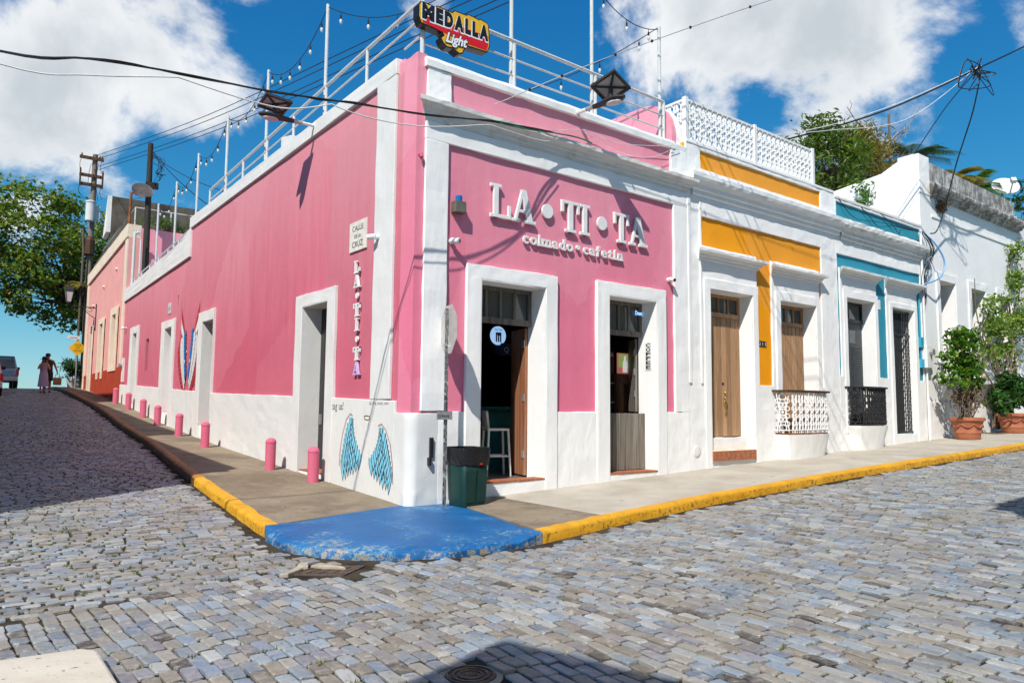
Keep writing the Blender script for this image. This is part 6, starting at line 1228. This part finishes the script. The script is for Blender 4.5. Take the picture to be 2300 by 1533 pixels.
pp = thing('potted_plant', 'tall bushy plant with bright leaves over dry brown stems', 'plant', (18.35, -.78, 1.25)); mb = MB()
for k in range(34): a = Vector((18.35 + U(-.25, .25), -.78 + U(-.2, .2), 1.2)); limb(mb, a, a + Vector((U(-.55, .55), U(-.3, .3), U(.7, 2.1))), .018, .006, .18, 4)
obj('stems', mb, lf_dry, pp); mb = MB(); crown(mb, [(18.4 + U(-.42, .42), -.78 + U(-.25, .25), 1.5 + U(0, .75)) for k in range(26)], 22, .12, .11, .04, 0); obj('dead_leaves', mb, lf_brown, pp, weld=False)
mb = MB(); crown(mb, [(18.35 + random.gauss(.05, .42), -.78 + U(-.3, .3), 2.25 + U(0, 1.6)) for k in range(70)], 22, .13, .17, .1, .5); obj('leaves', mb, lf_bright, pp, weld=False)
gp = thing('potted_plant', 'dark glossy drooping plant at the right edge', 'plant', (22, -.8, 1.4)); mb = MB(); limb(mb, (22, -.8, 1.3), (21.95, -.8, 1.9), .08, .06, .1, 7); limb(mb, (21.9, -.8, 1.35), (21.4, -.85, 1.75), .06, .03, .2, 6); obj('stem', mb, m_bark, gp); mb = MB(); crown(mb, [(22.15 + U(-.65, .8), -.8 + U(-.3, .3), 2.05 + U(-.3, .5)) for k in range(34)] + [(20.75 + U(-.15, .15), -.85, 1.75 + U(-.2, .25)) for k in range(7)], 22, .14, .26, .13, .2); obj('leaves', mb, lf_dark, gp, weld=False)
vn = thing('climbing_vine', 'light green climber with woody stems on the tall house wall', 'plant', (22.5, -.2, 1)); mb = MB()
for k in range(12): limb(mb, (22 + U(-.2, .4), -.25, .9), (22.4 + U(-2.0, 2.4), -.35, 3.6 + U(0, 2.3)), .035, .012, .35, 5)
for k in range(4): limb(mb, (24.6, -.15, 2), (24.7 + U(-.5, .4), -.15, 7.5), .03, .015, .25, 5)
obj('stems', mb, lf_dry, vn); mb = MB(); crown(mb, [(22.5 + U(-1.0, 2.6), -.38 + U(-.16, .14), 4.6 + U(-.6, .9)) for k in range(62)] + [(22.0 + U(-1.1, 2.6), -.3, 3.3 + U(-.3, .5)) for k in range(24)] + [(24.7 + U(-.35, .35), -.22, 5.8 + U(0, 2.0)) for k in range(24)], 22, .16, .13, .09, .3); obj('leaves', mb, lf_vine, vn, weld=False)
o = thing('spot_lamp', 'small black clamp lamp hanging under the roof rail', 'lamp', (4.3, .17, 7.8)); obj('body', MB().tube([(4.32, .1, 7.86), (4.32, .04, 7.72)], .03, 8).tube([(4.25, .05, 7.72), (4.42, .03, 7.7)], .05, 8), m_rubber, o)
# ------------------------------------------------------------------ parked cars
def car(label, x, y, colr, W_=1.78, L_=4.5, H=1.72, rz=0.):
    z = G(x, y); c = thing('parked_car', label, 'car', (x, y, z), 'cars parked up the side street'); m_p = plain('car paint ' + label[:6], colr, .22, .35, .05, 3, 0, spec=.6); hw = W_ / 2
    def X(u, v, w): return (x + u, y + v, z + w + (G(x, y + 2) - G(x, y)) / 2 * v)
    secs = [(0, .45, .95, .93), (.04, .38, 1.0, .98), (.3, .34, 1.02, 1), (1.2, .32, 1.03, 1), (3.3, .32, 1.02, 1), (4.2, .36, .9, .96), (4.5, .42, .75, .88)]; mb = MB(); vs = []
    for v, zl, zh, k in secs:
        for u, w in ((-hw * k * .94, zl), (-hw * k, (zl + zh) / 2), (-hw * k * .97, zh), (hw * k * .97, zh), (hw * k, (zl + zh) / 2), (hw * k * .94, zl)): vs.append(X(u, v, w))
    mb.add(vs, [(i * 6 + a, i * 6 + (a + 1) % 6, i * 6 + 6 + (a + 1) % 6, i * 6 + 6 + a) for i in range(6) for a in range(6)] + [tuple(range(6)), tuple(range(41, 35, -1))]); obj('body', mb, m_p, c, smooth=True, bevel=.03)
    mb = MB(); cab = [(.08, .97, .93), (.35, 1.55, .80), (.6, H, .76), (2.2, H, .76), (2.9, 1.45, .80), (3.5, 1.0, .9)]; vs = []
    for v, h, k in cab: vs += [X(-hw * (.93 if h < 1.1 else .9), v, .97), X(-hw * k, v, h), X(hw * k, v, h), X(hw * (.93 if h < 1.1 else .9), v, .97)]
    mb.add(vs, [(i * 4 + a, i * 4 + (a + 1) % 4, i * 4 + 4 + (a + 1) % 4, i * 4 + 4 + a) for i in range(5) for a in range(4)] + [(0, 1, 2, 3), (23, 22, 21, 20)]); obj('cabin', mb, m_p, c, smooth=True)
    obj('rear_window', MB().add([X(-hw * .82, .1, 1.06), X(hw * .82, .1, 1.06), X(hw * .74, .33, 1.55), X(-hw * .74, .33, 1.55)], [(0, 1, 2, 3)]), m_glass, c)
    for s_ in (-1, 1):
        obj('side_window', MB().add([X(s_ * hw * .93, .5, 1.05), X(s_ * hw * .93, 3.0, 1.05), X(s_ * hw * .81, 2.6, 1.5), X(s_ * hw * .79, .7, 1.62)], [(0, 1, 2, 3)]), m_glass, c); obj('tail_light', MB().box(s_ * hw * .97 - .09, s_ * hw * .97 + .02, -.02, .1, .68, 1.0, lambda u, v, w: X(u - (.0 if s_ < 0 else .0), v, w)), m_red, c); obj('mirror', MB().box(s_ * (hw + .12) - .08, s_ * (hw + .12) + .08, 2.75, 2.85, 1.05, 1.2, X), m_rubber, c)
        for v in (.8, 3.5):
            wv = obj('wheel', MB().tube([X(s_ * (hw - .2), v, .33), X(s_ * (hw + .005), v, .33)], .33, 18), m_rubber, c, smooth=True); obj('rim', MB().tube([X(s_ * (hw - .0), v, .33), X(s_ * (hw + .015), v, .33)], .2, 12), m_greymetal, wv)
    obj('bumper', MB().box(-hw * .96, hw * .96, -.09, .05, .4, .62, X), m_greypaint, c, bevel=.03); obj('number_plate', MB().box(-.16, .16, -.105, -.092, .47, .6, X), m_whitemetal, c); obj('badge', MB().box(-.05, .05, -.03, -.005, .84, .92, X), m_greymetal, c)
    return c
car('grey four wheel drive parked at the top of the side street', -3.45, 37.0, (.23, .27, .31)); car('pale pink car at the left edge, parked nearer the corner', -4.55, 27.6, (.7, .38, .34), 1.7, 4.2, 1.5)
# ------------------------------------------------------------------ people
def body(name, P, E, rad, m, par, lvl=2):
    me = bpy.data.meshes.new(name); me.from_pydata(P, E, []); o = bpy.data.objects.new(name, me); COL.objects.link(o); o.parent = par; me.materials.append(m)
    sk = o.modifiers.new('skin', 'SKIN'); sv = me.skin_vertices[0].data if me.skin_vertices else None
    if sv is None:
        bm = bmesh.new(); bm.from_mesh(me); bm.verts.layers.skin.verify(); bm.to_mesh(me); bm.free(); sv = me.skin_vertices[0].data
    for i, r in enumerate(rad): sv[i].radius = r if isinstance(r, tuple) else (r, r); sv[i].use_root = i == 0
    sk.use_smooth_shade = True; s_ = o.modifiers.new('sub', 'SUBSURF'); s_.levels = lvl; s_.render_levels = lvl; return o
m_skin = plain('tanned skin', (.36, .17, .11), .55, 0, .06); m_skin2 = plain('pale tanned skin', (.42, .22, .15), .55, 0, .06); m_lilacd = plain('lilac cotton', (.36, .30, .46), .85, 0, .08, 8, .3, 40); m_blackc = plain('black cloth', (.02, .02, .023), .85); m_tan = plain('tan woven bag', (.34, .2, .1), .85, 0, .2, 20, .4, 60); m_hair = plain('dark hair', (.02, .014, .01), .6)
def person(label, x, y, hgt, m):
    z = G(x, y) + .012; o = thing('person', label, 'person', (x, y, z)); o.scale = (hgt / 1.7,) * 3; return o
def handf(P, E, rad, wrist, dirv, palm_n, k0):
    d = Vector(dirv).normalized(); s_ = d.cross(Vector(palm_n)).normalized(); w = Vector(wrist); i = len(P); P.append(tuple(w + d * .06)); E.append((k0, i)); rad.append((.034, .016))
    for q, L in zip((-.03, -.01, .01, .03), (.07, .085, .08, .06)):
        a = len(P); P.append(tuple(w + d * .1 + s_ * q)); P.append(tuple(w + d * (.1 + L) + s_ * q * 1.1 + Vector(palm_n) * .02)); E += [(i, a), (a, a + 1)]; rad += [.009, .008]
    a = len(P); P.append(tuple(w + d * .05 + s_ * .05)); P.append(tuple(w + d * .1 + s_ * .065)); E += [(k0, a), (a, a + 1)]; rad += [.011, .009]
PX, PY = -1.98, 31.0
wm = person('person in a lilac dress and dark hat raising a phone to the face', PX, PY, 1.62, m_skin2)
P = [(0, 0, .92), (0, 0, 1.1), (0, 0, 1.3), (0, 0, 1.43), (0, 0, 1.5), (0, -.01, 1.58), (0, -.01, 1.68), (-.09, 0, .88), (-.1, -.01, .48), (-.1, .02, .09), (-.1, -.12, .035), (.09, 0, .88), (.09, .02, .48), (.09, .05, .09), (.09, -.09, .035), (-.17, 0, 1.4), (-.26, -.06, 1.16), (-.06, -.25, 1.36), (.17, 0, 1.4), (.24, -.08, 1.15), (.09, -.26, 1.4)]
E = [(0, 1), (1, 2), (2, 3), (3, 4), (4, 5), (5, 6), (0, 7), (7, 8), (8, 9), (9, 10), (0, 11), (11, 12), (12, 13), (13, 14), (3, 15), (15, 16), (16, 17), (3, 18), (18, 19), (19, 20)]
rad = [(.13, .1), (.11, .085), (.13, .095), (.09, .06), .045, (.075, .085), (.06, .065), .085, .052, .036, (.036, .025), .085, .052, .036, (.036, .025), .05, .038, .026, .05, .038, .026]
handf(P, E, rad, P[17], (.25, .05, 1), (0, -1, 0), 17); handf(P, E, rad, P[20], (-.1, .05, 1), (0, -1, 0), 20); body('body', P, E, rad, m_skin2, wm)
def lathe_obj(name, prof, c, m, par, n=18, sx=1, sy=1):
    o = obj(name, MB().lathe(prof, c, n, sx, sy), m, None, smooth=True); o.parent = par; return o
lathe_obj('dress', [(.235, .3), (.23, .34), (.21, .6), (.19, .85), (.17, .98), (.135, 1.1), (.15, 1.26), (.155, 1.34), (.1, 1.38)], (0, 0, 0), m_lilacd, wm, 20, 1, .72); lathe_obj('hair', [(.02, 1.47), (.09, 1.5), (.105, 1.6), (.09, 1.68), (.02, 1.71)], (0, .035, 0), m_hair, wm, 14); lathe_obj('hat', [(.19, 1.655), (.2, 1.665), (.115, 1.675), (.11, 1.76), (.07, 1.79), (.005, 1.795)], (-.0, 0, 0), m_blackc, wm, 18)
for nm, c_, r_ in (('nose', (0, -.1, 1.565), .013),): lathe_obj(nm, [(.002, -.02), (r_, -.012), (r_ * .7, .012), (.002, .02)], c_, m_skin2, wm, 8)
for s_ in (-1, 1): lathe_obj('eye', [(.002, -.008), (.01, 0), (.002, .008)], (s_ * .03, -.092, 1.6), m_signwhite, wm, 8); lathe_obj('shoe', [(.04, 0), (.045, .02), (.035, .045), (.01, .055)], (s_ * .095, -.06 + (.03 if s_ > 0 else 0), -.008), m_blackc, wm, 10, 1, 2.0)
ph = tag(obj('phone', MB().box(PX - .03, PX + .045, PY - .32, PY - .305, G(PX, PY) + 1.42, G(PX, PY) + 1.57), m_signblack, bevel=.004), 'black phone held up by the person in lilac', 'phone')
MX, MY = -1.78, 31.55
mn = person('person in a dark cap and vest standing behind, carrying a tan bag', MX, MY, 1.8, m_skin)
P = [(0, 0, .95), (0, 0, 1.12), (0, 0, 1.32), (0, 0, 1.43), (0, 0, 1.5), (-.02, -.01, 1.58), (-.02, -.01, 1.68), (-.1, 0, .9), (-.11, -.02, .5), (-.12, .02, .09), (-.12, -.13, .035), (.1, 0, .9), (.11, .0, .5), (.12, .04, .09), (.12, -.11, .035), (-.2, 0, 1.41), (-.26, .02, 1.12), (-.27, -.08, .88), (.2, 0, 1.41), (.3, .02, 1.15), (.37, -.06, .93)]
rad = [(.14, .11), (.13, .1), (.155, .11), (.1, .07), .055, (.08, .09), (.065, .075), .095, .062, .044, (.04, .03), .095, .062, .044, (.04, .03), .06, .046, .032, .06, .046, .032]
handf(P, E := [(0, 1), (1, 2), (2, 3), (3, 4), (4, 5), (5, 6), (0, 7), (7, 8), (8, 9), (9, 10), (0, 11), (11, 12), (12, 13), (13, 14), (3, 15), (15, 16), (16, 17), (3, 18), (18, 19), (19, 20)], rad, P[17], (0, -.2, -1), (1, 0, 0), 17); handf(P, E, rad, P[20], (.1, -.1, -1), (-1, 0, 0), 20); body('body', P, E, rad, m_skin, mn)
lathe_obj('vest', [(.19, .82), (.2, .95), (.185, 1.15), (.215, 1.36), (.13, 1.45), (.07, 1.47)], (0, 0, 0), m_blackc, mn, 18, 1, .72); lathe_obj('cap', [(.1, 1.62), (.105, 1.66), (.1, 1.71), (.06, 1.755), (.005, 1.765)], (-.02, 0, 0), m_blackc, mn, 14); lathe_obj('cap_peak', [(.09, 1.63), (.095, 1.64), (.01, 1.65)], (-.02, -.1, 0), m_blackc, mn, 12)
for s_ in (-1, 1): lathe_obj('shorts_leg', [(.12, .52), (.125, .56), (.115, .9), (.08, .93)], (s_ * .105, 0, 0), m_blackc, mn, 12); lathe_obj('shoe', [(.045, 0), (.05, .02), (.04, .05), (.01, .06)], (s_ * .12, -.05, -.008), m_blackc, mn, 10, 1, 2.1); lathe_obj('eye', [(.002, -.008), (.01, 0), (.002, .008)], (-.02 + s_ * .03, -.098, 1.6), m_signwhite, mn, 8)
lathe_obj('nose', [(.002, -.02), (.014, -.012), (.01, .012), (.002, .02)], (-.02, -.11, 1.565), m_skin, mn, 8)
bz = G(MX, MY); bg_ = thing('tote_bag', 'tan woven tote bag hanging from the hand of the person behind', 'bag', (MX + .4, MY - .08, bz + .35)); obj('bag', MB().box(MX + .24, MX + .58, MY - .18, MY - .02, bz + .36, bz + .72), m_tan, bg_, bevel=.03); mb = MB(); mb.tube([(MX + .3, MY - .1, bz + .72), (MX + .35, MY - .08, bz + .9), (MX + .42, MY - .08, bz + .93), (MX + .48, MY - .08, bz + .9), (MX + .52, MY - .1, bz + .72)], .012, 5); obj('handle', mb, m_tan, bg_)
